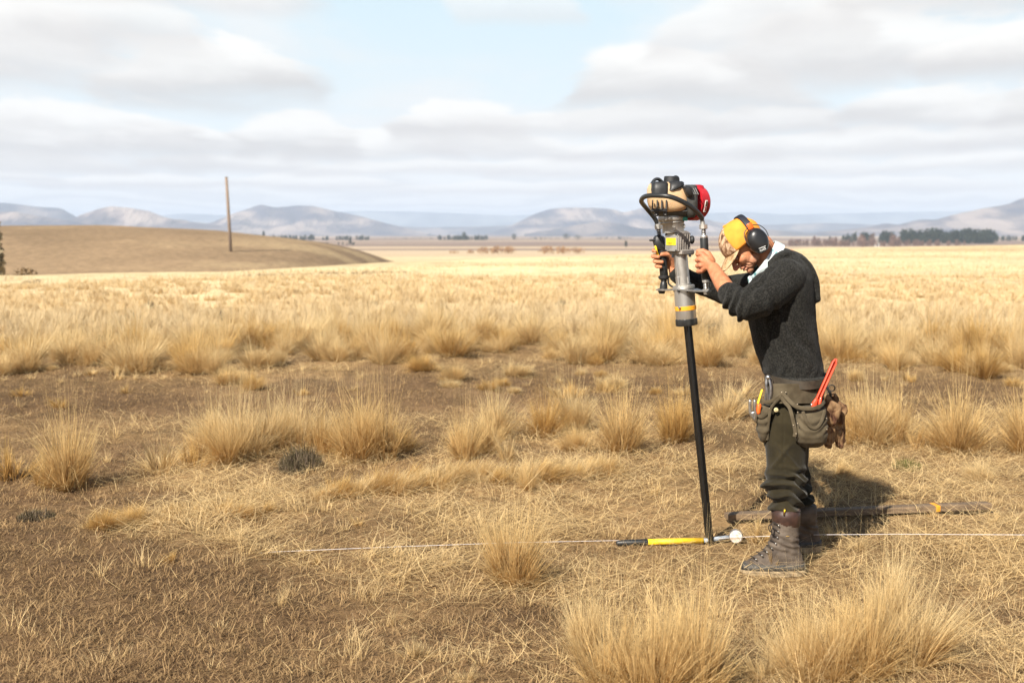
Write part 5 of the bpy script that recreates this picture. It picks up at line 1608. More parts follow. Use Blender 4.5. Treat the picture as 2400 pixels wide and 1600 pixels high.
def tuss_data(seed, n, h, spread, r0, stiff=0.5, droop=0.9, wind=(0.0, 0.0), width=0.0030, K=4, hvar=0.35, stalks=0, ns=None, skirt=0.22):
    """a tussock is a bundle of strands; the blades of one strand cling together, so the outline is ragged and streaky"""
    r = np.random.default_rng(seed)
    ns = ns or max(16, n // 14)
    # three to five shoots of different height and tilt make up one lopsided tussock
    nsub = int(r.integers(3, 6))
    ca = r.uniform(0, 2 * math.pi, nsub); cr = r0 * r.uniform(0.25, 1.0, nsub)
    ctx, cty = r.normal(0, 0.17, nsub) + 0.40 * np.sin(ca) * spread, r.normal(0, 0.17, nsub) + 0.40 * np.cos(ca) * spread
    ch = r.uniform(0.68, 1.0, nsub); ch[0] = 1.0
    sub = r.integers(0, nsub, ns)
    sa = r.uniform(0, 2 * math.pi, ns)
    sq = np.sqrt(r.random(ns))
    ox, oy = cr[sub] * np.sin(ca[sub]), cr[sub] * np.cos(ca[sub])
    s_lean = np.abs(spread * (0.10 + 1.10 * sq) * r.uniform(0.4, 1.4, ns))
    s_az = sa + r.normal(0, 0.4, ns)
    s_h = ch[sub] * (1 - hvar * r.random(ns)) * np.where(r.random(ns) < 0.2, r.uniform(0.4, 0.75, ns), 1.0)
    s_bend = r.gamma(2.2, droop * 0.24, ns) * (1 - stiff * 0.5)
    s_var = r.random(ns)
    k = r.integers(0, ns, n)
    sx, sy = ox + 0.55 * r0 * sq * np.sin(sa), oy + 0.55 * r0 * sq * np.cos(sa)
    base = np.stack([sx[k] + r.normal(0, 0.012, n), sy[k] + r.normal(0, 0.012, n), np.full(n, -0.02)], 1)
    vx = np.sin(s_lean[k]) * np.sin(s_az[k]) + ctx[sub][k] + r.normal(0, 0.062, n) + wind[0]
    vy = np.sin(s_lean[k]) * np.cos(s_az[k]) + cty[sub][k] + r.normal(0, 0.062, n) + wind[1]
    az = np.arctan2(vx, vy)
    lean = np.arcsin(np.clip(np.hypot(vx, vy), 0, 0.99))
    ln = h * s_h[k] * r.uniform(0.72, 1.06, n)
    bend = s_bend[k] * r.uniform(0.6, 1.4, n) + np.where(r.random(n) < 0.10, r.uniform(0.6, 1.8, n), 0.0)   # some are bent over or broken
    w = width * r.uniform(0.6, 1.3, n)
    v, f, c = blades(base, az, ln, lean, bend, w, K, r, r.normal(0, 0.35, n))
    c = c.copy()
    c[:, 0] = np.clip(0.40 * c[:, 0] + 0.60 * np.repeat(s_var[k], (K + 1) * 2), 0, 1)
    out = [(v, f, c)]
    m = int(n * skirt)
    if m:
        a = r.uniform(0, 2 * math.pi, m)
        q = r.uniform(0.5, 1, m)
        b2 = np.stack([r0 * 1.05 * np.sin(a) * q, r0 * 1.05 * np.cos(a) * q, np.zeros(m)], 1)
        out.append(blades(b2, a + r.normal(0, 0.6, m), h * r.uniform(0.2, 0.7, m), r.uniform(0.5, 1.2, m), r.uniform(0.3, 1.1, m), np.full(m, width), K, r, r.normal(0, 1.0, m)))
    if stalks:
        a = r.uniform(0, 2 * math.pi, stalks)
        b3 = np.stack([r0 * 0.8 * np.sin(a), r0 * 0.8 * np.cos(a), np.zeros(stalks)], 1)
        out.append(blades(b3, a, h * r.uniform(0.95, 1.35, stalks), np.abs(r.normal(0.08, 0.10, stalks)), r.normal(0.05, 0.12, stalks), np.full(stalks, width * 0.5), K, r))
    return merge(out)

def tuss_mesh(name, mtl, **kw):
    v, f, c = tuss_data(**kw)
    o = link_mesh(name, v, f, mtl, smooth=False)
    set_attr(o, 'var', c)
    return o

# every kind has several sources, one unit high; the first use moves the source itself, later ones copy it
KINDS = {
    'tall': [dict(seed=201 + k, n=820, h=1.0, hvar=0.5, spread=0.33, r0=0.13, droop=0.75, wind=(0.07 * (k - 1), 0), stalks=46, width=0.0074) for k in range(4)],
    'fan': [dict(seed=231 + k, n=1080, h=1.0, hvar=0.48, spread=0.48, r0=0.15, droop=0.8, wind=(0.06 * (k - 1), 0), stalks=50, width=0.0074) for k in range(3)],
    'round': [dict(seed=251 + k, n=1500, h=1.0, spread=0.60, r0=0.25, droop=1.2, wind=(0.12 * (k - 1), 0), width=0.0075, skirt=0.35) for k in range(3)],
    'lean': [dict(seed=271 + k, n=800, h=1.0, spread=0.40, r0=0.28, droop=1.0, wind=(0.55, -0.1), width=0.009, hvar=0.5) for k in range(3)],
    'small': [dict(seed=291 + k, n=260, h=1.0, spread=0.50, r0=0.22, droop=0.8, wind=(0.1 * (k - 1), 0), width=0.011, hvar=0.5) for k in range(3)],
    'wisp': [dict(seed=311 + k, n=60, h=1.0, spread=0.24, r0=0.20, droop=0.4, wind=(0.05, 0), width=0.005, hvar=0.6) for k in range(2)],
}
KMAT = {'tall': M_TUSS, 'fan': M_TUSS, 'round': M_TUSS, 'lean': M_TUSS_OCHRE, 'small': M_TUSS, 'wisp': M_TUSS_PALE}
SRC = {}
def place_tussock(kind, k, x, y, h, rot, label, group, wid=1.0, mtl=None, z=None):
    src = SRC.get((kind, k))
    if src is None:
        o = tuss_mesh('tussock', KMAT[kind], **KINDS[kind][k])
        SRC[(kind, k)] = o
    else:
        o = src.copy()
        COL.objects.link(o)
    for key in list(o.keys()):
        if key in ('label', 'category', 'group'):
            del o[key]
    o.location = (x, y, (ground_z(x, y) if z is None else z) - 0.005)
    o.rotation_euler = (0, 0, rot)
    o.scale = (h * wid, h * wid, h)
    if mtl is not None:
        o.material_slots[0].link = 'OBJECT'
        o.material_slots[0].material = mtl
    else:
        o.material_slots[0].link = 'DATA'
    return tag(o, label, 'tussock', group)

def put(kind, k, px, py, hp, label, wid=1.0, rot=None, mtl=None, group='tussock grass clumps near the man'):
    """px, py: foot of the clump in the photograph; hp: its height there"""
    g = G(px, py)
    for _ in range(3):
        g = G(px, py, ground_z(g[0], g[1]))
    h = hp * mpp(g[1]) * 1.28
    small_turn = random.uniform(-0.5, 0.5) if kind == 'lean' else random.uniform(0, 6.28)
    return place_tussock(kind, k, g[0], g[1], h, small_turn if rot is None else rot, label, group, wid * (0.92 if kind in ('fan', 'tall') else 0.85), mtl, z=g[2])

# --- the clumps one can point at (foot x, foot y, height in photograph pixels)
NEAR = [
    ('fan', 0, 1212, 1372, 190, 'bushy tussock right in front of the string, left of the yellow hammer handle', 1.05, M_TUSS),
    ('tall', 0, 1372, 1545, 190, 'leftmost tall tussock of the big foreground clump, leaning outwards', 0.9, M_TUSS_PALE),
    ('tall', 3, 1430, 1625, 250, 'tussock at the bottom edge in the left half of the foreground clump', 1.0, None),
    ('fan', 1, 1530, 1665, 300, 'big tussock in the middle of the foreground clump below the post', 0.9, None),
    ('tall', 1, 1622, 1640, 285, 'upright tussock closing the foreground clump on its boot side', 0.95, None),
    ('tall', 2, 1660, 1580, 175, 'loose straggling tussock at the right end of the foreground clump', 1.1, M_TUSS_PALE),
    ('round', 0, 1450, 1580, 130, 'drooping low tussock in the foreground clump', 1.0, M_TUSS_PALE),
    ('wisp', 1, 1405, 1490, 165, 'thin stems standing over the left of the foreground clump', 1.2, None),
    ('wisp', 0, 1565, 1520, 190, 'thin stems standing over the middle of the foreground clump', 1.2, None),
    ('round', 1, 1975, 1600, 235, 'big round tussock at the bottom right with bushy arching blades', 0.9, None),
    ('fan', 2, 2030, 1585, 250, 'upright half of the bottom right tussock, with long seed stalks', 0.85, None),
    ('tall', 3, 1885, 1600, 200, 'loose left flank of the bottom right tussock', 0.95, M_TUSS_PALE),
    ('tall', 2, 2130, 1560, 200, 'straggling right flank of the bottom right tussock', 1.2, M_TUSS_PALE),
    ('tall', 0, 2095, 1490, 215, 'tall thin tussock behind the bottom right one', 0.8, M_TUSS_PALE),
    ('small', 1, 2195, 1530, 90, 'small ochre tuft on the right of the bottom right tussock', 0.8, M_TUSS_OCHRE),
    ('small', 0, 1790, 1590, 140, 'short tuft between the two big foreground clumps at the bottom edge', 1.2, M_TUSS_PALE),
    ('wisp', 0, 1800, 1500, 170, 'sparse wisp of pale blades below the front boot', 1.0, None),
    ('wisp', 1, 2110, 1400, 260, 'thin tall seed stalks rising right of the man, above the string', 0.7, None),
    ('wisp', 0, 2180, 1440, 120, 'thin wisp right of the long seed stalks', 1.0, None),
    ('small', 1, 1822, 1345, 95, 'narrow tuft growing against the side of the front boot', 0.6, M_TUSS),
    ('small', 2, 1780, 1270, 95, 'tuft behind the toe of the front boot, beside the hammer head', 0.75, M_TUSS),
    ('small', 0, 2010, 1285, 48, 'low spiky tuft right of the boots', 1.5, M_TUSS_PALE),
    ('small', 1, 1940, 1262, 48, 'low tuft touching the heel of the rear boot', 1.3, M_TUSS),
    ('fan', 2, 160, 1145, 190, 'pale feathery tussock near the left edge', 0.9, None),
    ('small', 1, 118, 1130, 130, 'ragged left side of the pale feathery tussock', 1.0, M_TUSS_OCHRE),
    ('small', 2, 30, 1120, 130, 'dull tuft cut by the left edge of the picture', 1.1, M_TUSS_OCHRE),
    ('small', 0, 375, 1110, 130, 'spiky tussock with bent straws, second from the left edge', 1.3, M_TUSS_PALE),
    ('wisp', 1, 372, 1080, 130, 'thin upright spike standing in the second tussock', 0.7, None),
    ('tall', 1, 470, 1080, 105, 'short tussock at the left end of the long middle row', 1.2, None),
    ('tall', 2, 530, 1085, 130, 'upright tussock in the middle row, left of the big double one', 1.1, None),
    ('tall', 3, 590, 1070, 130, 'soft upright tussock in the middle row beside the dark heath', 1.2, M_TUSS_PALE),
    ('tall', 0, 655, 1060, 120, 'grey gold tussock rising behind the dark heath', 1.25, M_TUSS_PALE),
    ('tall', 0, 500, 1062, 120, 'pale tussock at the back of the long middle row', 1.3, M_TUSS_PALE),
    ('tall', 1, 560, 1072, 135, 'soft pale tussock in the long middle row, left of the heath', 1.3, M_TUSS_PALE),
    ('fan', 1, 625, 1058, 125, 'grey gold tussock just behind the dark heath', 1.1, M_TUSS_PALE),
    ('tall', 3, 700, 1052, 135, 'tall dry tussock between the dark heath and the double clump', 1.2, M_TUSS_PALE),
    ('tall', 2, 745, 1064, 120, 'shorter tussock touching the left of the double clump', 1.2, M_TUSS),
    ('small', 2, 455, 1098, 85, 'bent ochre straws in front of the long middle row', 1.3, M_TUSS_OCHRE),
    ('fan', 0, 838, 1080, 170, 'biggest tussock of the middle row, fanned wide, left half of the double clump', 1.0, None),
    ('tall', 2, 900, 1070, 165, 'right half of the double clump in the middle row', 0.95, None),
    ('lean', 0, 945, 1055, 80, 'tuft leaning out of the double clump towards the man', 1.0, None),
    ('tall', 3, 1090, 1075, 125, 'thin tussock right of the double clump', 0.9, None),
    ('tall', 0, 1135, 1065, 105, 'short stout tussock in the gap of the middle row', 1.2, None),
    ('tall', 1, 1165, 1025, 120, 'tussock standing behind the stout one in the middle row', 1.1, M_TUSS_PALE),
    ('small', 1, 1190, 1080, 105, 'spiky pale straw tuft in front of the middle row', 0.7, M_TUSS_PALE),
    ('fan', 1, 1272, 1025, 120, 'golden fan shaped tussock, third left of the post', 0.9, M_TUSS_OCHRE),
    ('tall', 2, 1340, 1010, 130, 'tall pale tussock behind the drooping low one', 1.15, M_TUSS_PALE),
    ('round', 2, 1345, 1058, 75, 'low drooping tussock left of the fan beside the post', 0.9, None),
    ('fan', 2, 1458, 1062, 160, 'tall fan tussock just left of the black post', 0.95, None),
    ('fan', 0, 1578, 1035, 135, 'tussock half hidden behind the black post', 0.9, M_TUSS_OCHRE),
    ('tall', 3, 1700, 980, 88, 'small single tussock between the post and the man', 1.3, M_TUSS_PALE),
    ('tall', 0, 1995, 1040, 150, 'tussock right behind the hanging gloves', 1.0, None),
    ('tall', 1, 2050, 1045, 150, 'second tussock of the dense clump right of the man', 1.0, M_TUSS_PALE),
    ('tall', 2, 2110, 1040, 145, 'grey gold tussock ending the dense clump right of the man', 1.0, None),
    ('fan', 1, 2245, 1060, 175, 'largest tussock at the right, fanning up like a fountain', 1.0, None),
    ('lean', 1, 2170, 1050, 75, 'strands sweeping sideways off the fountain tussock', 1.2, M_TUSS),
    ('fan', 2, 2400, 1060, 165, 'tussock cut by the right edge of the picture', 1.0, None),
    ('lean', 2, 1985, 1122, 72, 'low tuft combed to the right, behind the man', 1.0, M_TUSS),
    ('round', 0, 2290, 1128, 72, 'rounded pale tussock lying low at the right', 1.0, M_TUSS_PALE),
    ('round', 1, 235, 1238, 66, 'low golden hump of matted grass at the left', 1.0, M_TUSS_OCHRE),
    ('round', 2, 310, 1228, 55, 'matted hump beside the golden one at the left', 1.2, M_TUSS_OCHRE),
    ('small', 2, 405, 1315, 45, 'flat ochre tuft below the matted humps', 1.5, M_TUSS_OCHRE),
    ('small', 0, 745, 1320, 45, 'small tuft under the left end of the string', 1.0, None),
    ('small', 1, 840, 1232, 40, 'little spiky tuft on the straw above the string', 1.4, None),
    ('small', 2, 985, 1545, 80, 'scrawny foreground tuft left of the big clump', 1.2, M_TUSS_PALE),
    ('wisp', 1, 650, 1420, 90, 'few thin stems on the bare turf at the left', 1.0, None),
    ('wisp', 0, 925, 1460, 90, 'few stems standing above the scrawny foreground tuft', 1.0, None),
    ('small', 0, 1090, 1600, 70, 'straw tuft at the bottom edge below the scrawny tuft', 1.3, M_TUSS_PALE),
    ('lean', 0, 800, 1165, 75, 'leftmost leaning tuft on the ridge of flattened straw', 1.3, None),
    ('lean', 1, 905, 1150, 72, 'leaning tuft on the straw ridge, next to the leftmost', 1.3, None),
    ('lean', 2, 985, 1130, 70, 'leaning tuft near the middle of the straw ridge', 1.3, None),
    ('lean', 0, 1070, 1120, 68, 'leaning tuft on the straw ridge below the stout tussock', 1.3, M_TUSS),
    ('lean', 1, 1130, 1122, 64, 'greenish leaning tuft on the straw ridge', 1.3, M_TUSS),
    ('tall', 3, 1235, 1148, 72, 'upright yellow tuft breaking the straw ridge', 0.9, None),
    ('lean', 2, 1300, 1128, 42, 'short leaning tuft right of the upright yellow one', 1.2, None),
    ('lean', 0, 1352, 1122, 45, 'short dark tuft near the right end of the straw ridge', 1.1, None),
    ('lean', 1, 1415, 1115, 48, 'last tuft of the straw ridge, towards the post', 1.2, None),
    ('small', 1, 1530, 1160, 40, 'sparse tuft on the litter left of the post', 1.0, None),
    ('small', 2, 2190, 1215, 40, 'sparse tuft in front of the orange mark on the board', 1.3, None),
    ('small', 0, 2330, 1225, 45, 'small pale tuft past the end of the board', 1.2, M_TUSS_PALE),
    ('wisp', 1, 2270, 1470, 120, 'small upright wisp at the right, level with the big round tussock', 0.8, M_TUSS_OCHRE),
    ('small', 1, 140, 955, 42, 'lone yellow tuft on the bare strip near the left edge', 1.6, M_TUSS_OCHRE),
    ('small', 2, 52, 928, 38, 'dim tuft on the bare strip at the very left', 1.6, M_TUSS_OCHRE),
    ('small', 0, 215, 878, 34, 'flat tuft at the back of the bare strip', 1.8, M_TUSS_PALE),
    ('small', 1, 450, 866, 42, 'tuft at the back of the bare strip, right of the flat one', 1.5, M_TUSS_PALE),
]
for kind, k, px, py, hp, label, wid, mtl in NEAR:
    put(kind, k, px, py, hp, label, wid, None, mtl)
rr2 = np.random.default_rng(66)
for i in range(22):                                    # the matted ridge of combed-over straw
    t = i / 21
    put('lean', i % 3, 735 + 690 * t + rr2.uniform(-14, 14), 1168 - 62 * t + rr2.uniform(-7, 7), rr2.uniform(42, 66), 'low matted straw tuft filling the ridge of flattened straw', rr2.uniform(1.3, 1.8), None, (M_TUSS, M_TUSS_PALE, M_TUSS_OCHRE)[i % 3], 'tufts matted together on the straw ridge')
for i in range(9):
    t = i / 8
    put('lean', i % 3, 215 + 420 * t + rr2.uniform(-14, 14), 1235 - 40 * t + rr2.uniform(-12, 12), rr2.uniform(34, 52), 'low ochre mat of combed-over grass near the golden hump', rr2.uniform(1.3, 1.8), None, (M_TUSS_OCHRE, M_TUSS)[i % 2], 'mats of grass near the golden hump')

# green tuft and dark heath bushes
def bush(px, py, hp, wp, label, mtl, seed, n=900, cat='bush', name='heath_bush', width=0.008):
    g = G(px, py)
    r = np.random.default_rng(seed)
    h, w = hp * mpp(g[1]), wp * mpp(g[1]) * 0.5
    parts = []
    for lev in range(2):
        m = n if lev == 0 else n
        a = r.uniform(0, 2 * math.pi, m); rad = w * np.sqrt(r.random(m)) * 0.8
        base = np.stack([rad * np.sin(a), rad * np.cos(a), h * 0.55 * lev * r.random(m) * (1 - (rad / w) ** 2)], 1)
        parts.append(blades(base, r.uniform(0, 2 * math.pi, m), h * r.uniform(0.3, 0.65, m) * (1 - 0.4 * rad / w), np.abs(r.normal(0.3, 0.45, m)), r.normal(0, 0.6, m), np.full(m, width), 2, r, r.normal(0, 1.5, m)))
    v, f, c = merge(parts)
    o = link_mesh(name, v, f, mtl, smooth=False)
    set_attr(o, 'var', c)
    o.location = (g[0], g[1], ground_z(g[0], g[1]) - 0.01)
    return tag(o, label, cat)

bush(2125, 1090, 32, 85, 'only green grass tuft, on the straw right of the man', M_GREEN, 401, 420, 'grass tuft', 'green_tuft', 0.004)
bush(705, 1095, 78, 130, 'dark heath bush at the foot of the middle row of tussocks', M_HEATH, 402, 1100, width=0.005)
bush(880, 1075, 45, 60, 'small grey heath under the double tussock clump', M_HEATH, 403, 420, width=0.005)
bush(820, 815, 42, 95, 'dark green bush at the near edge of the dense tussocks', M_HEATH, 404, 700, width=0.014)
bush(1010, 800, 32, 60, 'small dark bush right of the dark green one', M_HEATH, 405, 400, width=0.014)
bush(245, 815, 45, 70, 'dark bush among the dense tussocks at the left', M_HEATH, 406, 400, width=0.014)
bush(615, 810, 32, 60, 'dark low bush between the left and the green ones', M_HEATH, 407, 400, width=0.014)
bush(85, 1215, 30, 110, 'dim grey green cushion plant in the left foreground', M_HEATH, 408, 500, width=0.005)
bush(1210, 740, 18, 70, 'dark patch of heath far back in the dense tussocks', M_HEATH, 409, 300, width=0.02)

rh = np.random.default_rng(88)
for i in range(16):
    yb = 805 - 95 * rh.random(); xb = rh.uniform(20, 2380)
    if abs(xb - 1830) < 110: continue
    bush(xb, yb, rh.uniform(16, 30), rh.uniform(35, 75), 'low dark heath between the tussocks of the dense band', M_HEATH, 420 + i, 260, 'bush', 'heath_bush', 0.016)['group'] = 'dark heath between the tussocks'
# --- the dense band beyond the bare strip: the nearest clumps one by one, the rest as one mass
r = np.random.default_rng(77)
cand = []
tries = 0
while len(cand) < 2600 and tries < 90000:
    tries += 1
    y = 12.3 * (44 / 12.3) ** r.random()
    x = r.uniform(-0.52, 0.52) * y
    az = math.atan2(x, y)
    rr_ = math.hypot(x, y)
    near_edge = 11.9 + 4.2 * float(fbm(np.array([x / 1.7]), np.array([3.3]), 3, 97)[0]) + (0.5 if x > 3 else 0.0)
    if rr_ < near_edge or rr_ > float(edge_dist(az)) * 0.90:
        continue
    dens = float(fbm(np.array([x / 1.9]), np.array([y / 2.2]), 3, 90)[0])
    cut = float(np.interp(rr_, [13, 17, 24, 34], [0.555, 0.505, 0.455, 0.37]))
    if dens < cut and r.random() < 0.93:
        continue
    mind = 0.34 + 0.012 * rr_
    if any(abs(cx - x) < mind and abs(cy - y) < mind * 1.5 for cx, cy in cand[-500:]):
        continue
    cand.append((x, y))
cand.sort(key=lambda q: math.hypot(*q))
BANDG = 'tussocks of the dense band beyond the bare strip'
NB = 190
for i, (x, y) in enumerate(cand[:NB]):
    kd = ('tall', 'fan', 'tall', 'round')[i % 4]
    place_tussock(kd, i % 3, x, y, r.uniform(0.36, 0.80) * float(np.interp(math.hypot(x, y), [13, 17], [0.75, 1.0])) * (0.75 if kd == 'round' else 1.0), r.uniform(0, 6.28), 'soft gold tussock in the dense band behind the bare strip', BANDG, r.uniform(0.95, 1.45), (M_TUSS_PALE, M_TUSS, M_TUSS_PALE, M_TUSS_OCHRE, M_TUSS_PALE)[i % 5])

rs = np.random.default_rng(79)
for i in range(70):                                    # short tufts straying on to the bare strip
    y = rs.uniform(11.0, 13.8); x = rs.uniform(-0.5, 0.5) * y
    if fbm(np.array([x / 1.5]), np.array([y / 1.2]), 3, 98)[0] < 0.45:
        continue
    place_tussock(('small', 'round')[i % 2], i % 3, x, y, rs.uniform(0.12, 0.30), rs.uniform(0, 6.28), 'short straw tuft straying on to the bare brown strip', 'short tufts on the bare strip', rs.uniform(0.9, 1.5), (M_TUSS_PALE, M_TUSS_OCHRE, M_TUSS)[i % 3])
parts = []
for i, (x, y) in enumerate(cand[NB:]):
    d = math.hypot(x, y)
    v, f, c = tuss_data(seed=5000 + i, n=int(260 if d < 24 else (180 if d < 32 else 110)), h=r.uniform(0.38, 0.72) * float(np.interp(d, [17, 26, 45], [1.0, 0.72, 0.42])), spread=0.62, r0=0.27, droop=1.0, width=0.0055 + 0.00018 * d, K=2, hvar=0.5)
    v = v + np.array((x, y, ground_z(x, y)))
    parts.append((v, f, c))
# and thin pale grass over the rest of the field up to its far edge
n = 115000
yy = 19 * (200 / 19) ** r.random(n)
xx = r.uniform(-0.72, 0.72, n) * yy
keep = (np.hypot(xx, yy) < edge_dist(np.arctan2(xx, yy)) * 1.02) & (r.random(n) < 0.12 + 0.88 * sstep(fbm(xx / 7.0, yy / 4.0, 4, 94), 0.40, 0.58))
xx, yy = xx[keep], yy[keep]
n = len(xx)
d = np.hypot(xx, yy)
b = np.stack([xx, yy, terrain(xx, yy) - 0.01], 1)
parts.append(blades(b, r.uniform(0, 6.28, n), r.uniform(0.14, 0.36, n) * np.interp(d, [20, 60, 150], [1, 0.6, 0.45]), np.abs(r.normal(0, 0.55, n)), r.uniform(0, 0.8, n), 0.005 + 0.00038 * d, 2, r))
v, f, c = merge(parts)
fg = link_mesh('field_grass', v, f, M_FIELD, smooth=False)
set_attr(fg, 'var', c)
tag(fg, 'pale gold tussock grass covering the field out to its far edge', 'grass', kind='stuff')

# --- litter on the ground: broken straw, and short dead turf
def scatter(n, y0, y1, seed, accept):
    r = np.random.default_rng(seed)
    y = y0 * (y1 / y0) ** (r.random(n))
    x = r.uniform(-0.76, 0.76, n) * y
    k = (r.random(n) < accept(x, y)) & off_things(x, y)
    return x[k], y[k]

def lie_flat(x, y, seed, len_lo, len_hi, w, lean_mu, lean_sd, z0, K=3):
    r = np.random.default_rng(seed)
    n = len(x)
    # neighbouring straws lie roughly the same way
    flow = math.pi / 2 + (fbm(x / 0.6, y / 0.6, 2, seed) - 0.5) * 5.0 + np.where(r.random(n) < 0.5, math.pi, 0)
    az = flow + r.normal(0, 0.9, n)
    b = np.stack([x, y, terrain(x, y) + z0 * r.random(n)], 1)
    ln = r.uniform(len_lo, len_hi, n) * r.uniform(0.5, 1, n)
    lean = np.clip(r.normal(lean_mu, lean_sd, n), 0.05, 1.62)
    return blades(b, az, ln, lean, r.uniform(-0.1, 0.35, n), w * r.uniform(0.7, 1.3, n) * (1 + 0.06 * y), K, r, r.normal(0, 0.8, n))

def off_things(x, y):
    keep = np.ones(len(x), bool)
    for (a_, b_, w_) in ((b0, b1, 0.085), (h0, h3, 0.03)):
        d_ = (b_ - a_)[:2]; L2 = float(d_ @ d_)
        t_ = np.clip(((x - a_[0]) * d_[0] + (y - a_[1]) * d_[1]) / L2, 0, 1)
        keep &= np.hypot(x - a_[0] - t_ * d_[0], y - a_[1] - t_ * d_[1]) > w_
    return keep
x, y = scatter(350000, 3.4, 20, 501, lambda x, y: (1 - dark_mask(x, y)) ** 2.2 * (0.22 + 0.78 * sstep(fbm(x / 0.8, y / 0.8, 3, 92), 0.35, 0.6)))
A = lie_flat(x, y, 502, 0.08, 0.42, 0.0023, 1.40, 0.12, 0.05)
x, y = scatter(35000, 3.4, 15, 504, lambda x, y: 0.015 + 0.5 * (1 - dark_mask(x, y)) ** 2)
B = lie_flat(x, y, 505, 0.04, 0.16, 0.0022, 1.15, 0.35, 0.01)
rt = np.random.default_rng(530)
nt_ = 2000
ty = 3.6 * (14 / 3.6) ** rt.random(nt_); tx = rt.uniform(-0.74, 0.74, nt_) * ty
ok_ = off_things(tx, ty) & (rt.random(nt_) < 1.0 - 0.85 * dark_mask(tx, ty))
ok_ &= ~((np.abs(tx - 1.25) < 0.35) & (np.abs(ty - 5.5) < 0.45))
tx, ty = tx[ok_], ty[ok_]
per = rt.integers(8, 34, len(tx))
ti = np.repeat(np.arange(len(tx)), per)
m_ = len(ti)
ta = rt.uniform(0, 2 * math.pi, m_); tr_ = 0.035 * np.sqrt(rt.random(m_)) * (0.6 + 1.2 * rt.random(len(tx)))[ti]
bx_, by_ = tx[ti] + tr_ * np.sin(ta), ty[ti] + tr_ * np.cos(ta)
th_ = (rt.gamma(2.5, 0.024, len(tx)) + 0.03)[ti]
C_ = blades(np.stack([bx_, by_, terrain(bx_, by_) - 0.005], 1), ta + rt.normal(0, 0.6, m_), th_ * rt.uniform(0.5, 1.1, m_), np.abs(rt.normal(0.45, 0.3, m_)), rt.uniform(0, 1.0, m_), 0.0019 * rt.uniform(0.7, 1.3, m_) * (1 + 0.05 * by_), 3, rt, rt.normal(0, 0.6, m_))
v, f, c = merge([A, B, C_])
o = link_mesh('straw_litter', v, f, M_STRAW, smooth=False)
set_attr(o, 'var', c)
tag(o, 'flattened pale straw lying over the turf', 'straw', kind='stuff')
x, y = scatter(445000, 3.4, 19, 511, lambda x, y: 0.35 + 0.65 * dark_mask(x, y))
A = lie_flat(x, y, 512, 0.02, 0.075, 0.0028, 1.15, 0.40, 0.006, K=2)
o = link_mesh('dead_turf', A[0], A[1], M_TURF, smooth=False)
set_attr(o, 'var', A[2])
tag(o, 'short brown dead turf and moss covering the soil', 'turf', kind='stuff')
# ------------------------------------------------------------------ far things: pole, trees, shrubs, cottage
def ground_hit(px, py):
    """where the sight line through a pixel first meets the land"""
    for Y in np.geomspace(3, 900, 3000):
        q = P(px, py, Y)
        if q[2] <= ground_z(q[0], q[1]):
            return q
    return q
PH = ground_hit(541, 590)
PY = float(PH[1])
pole = thing('utility_pole', PH, 'bare weathered wooden pole standing in front of the round hill', 'pole')
pb_, pt_ = P(541.2, 594, PY), P(530.5, 416, PY)
kp = PY / 107.0
mb = MB(); mb.tube([pb_, pb_ + (pt_ - pb_) * 0.5, pt_], [0.155 * kp, 0.145 * kp, 0.13 * kp], 14, round_ends=False)
mb.build('shaft', simple('grey_pole_wood', (0.22, 0.165, 0.125), 0.9, var=0.25, vscale=4, stretch=(6, 6, 0.4)), pole)
mb = MB(); mb.lathe(pt_ - (pt_ - pb_) * 0.0, pt_ + unit(pt_ - pb_) * 0.10, [(0, 0.15 * kp), (0.6, 0.15 * kp), (1, 0.09 * kp)], 14); mb.build('pole_cap', simple('pole_top', (0.15, 0.11, 0.085), 0.9), pole)

def leafmat(name, a, b, dark):
    return blade_mat(name, a, b, dark, 0.25)
M_CON = leafmat('conifer_leaf', (0.028, 0.042, 0.034), (0.055, 0.072, 0.050), (0.018, 0.028, 0.026))
M_BARE = leafmat('bare_wood_leaf', (0.20, 0.135, 0.115), (0.30, 0.20, 0.16), (0.13, 0.09, 0.085))
M_SHRUB = leafmat('russet_shrub_leaf', (0.34, 0.19, 0.085), (0.46, 0.27, 0.13), (0.24, 0.14, 0.075))
M_SCRUB = leafmat('brown_scrub_leaf', (0.17, 0.115, 0.06), (0.26, 0.18, 0.095), (0.11, 0.075, 0.045))
M_TRUNK = simple('bark', (0.10, 0.075, 0.055), 0.95, var=0.3, vscale=3)

def clump(n, c, rx, ry, rz, size, r, conic=0.0):
    """small leaf clumps spread through a crown"""
    u = r.normal(0, 1, (n, 3)); u /= np.linalg.norm(u, axis=1)[:, None]
    rad = r.random(n) ** 0.42
    lump = 0.72 + 0.5 * fbm(u[:, 0] * 2.2 + 7 * c[0] % 5, u[:, 1] * 2.2 + u[:, 2] * 2.0, 2, int(abs(c[0]) * 7) % 997)
    q = u * (rad * lump)[:, None] * np.array((rx, ry, rz))
    if conic:
        k = 1 - conic * (q[:, 2] / rz * 0.5 + 0.5)
        q[:, 0] *= k; q[:, 1] *= k
    q = q + np.asarray(c)
    sz = size * r.uniform(0.6, 1.3, n)
    a = r.normal(0, 1, (n, 3)); a /= np.linalg.norm(a, axis=1)[:, None]
    b = np.cross(a, r.normal(0, 1, (n, 3))); b /= np.linalg.norm(b, axis=1)[:, None]
    v = np.stack([q - a * sz[:, None], q - b * sz[:, None] * 0.5, q + a * sz[:, None], q + b * sz[:, None] * 0.5], 1).reshape(-1, 3)
    f = np.arange(n * 4).reshape(n, 4)
    var = np.repeat(np.stack([r.random(n), r.random(n)], 1), 4, 0)
    return v, f, var

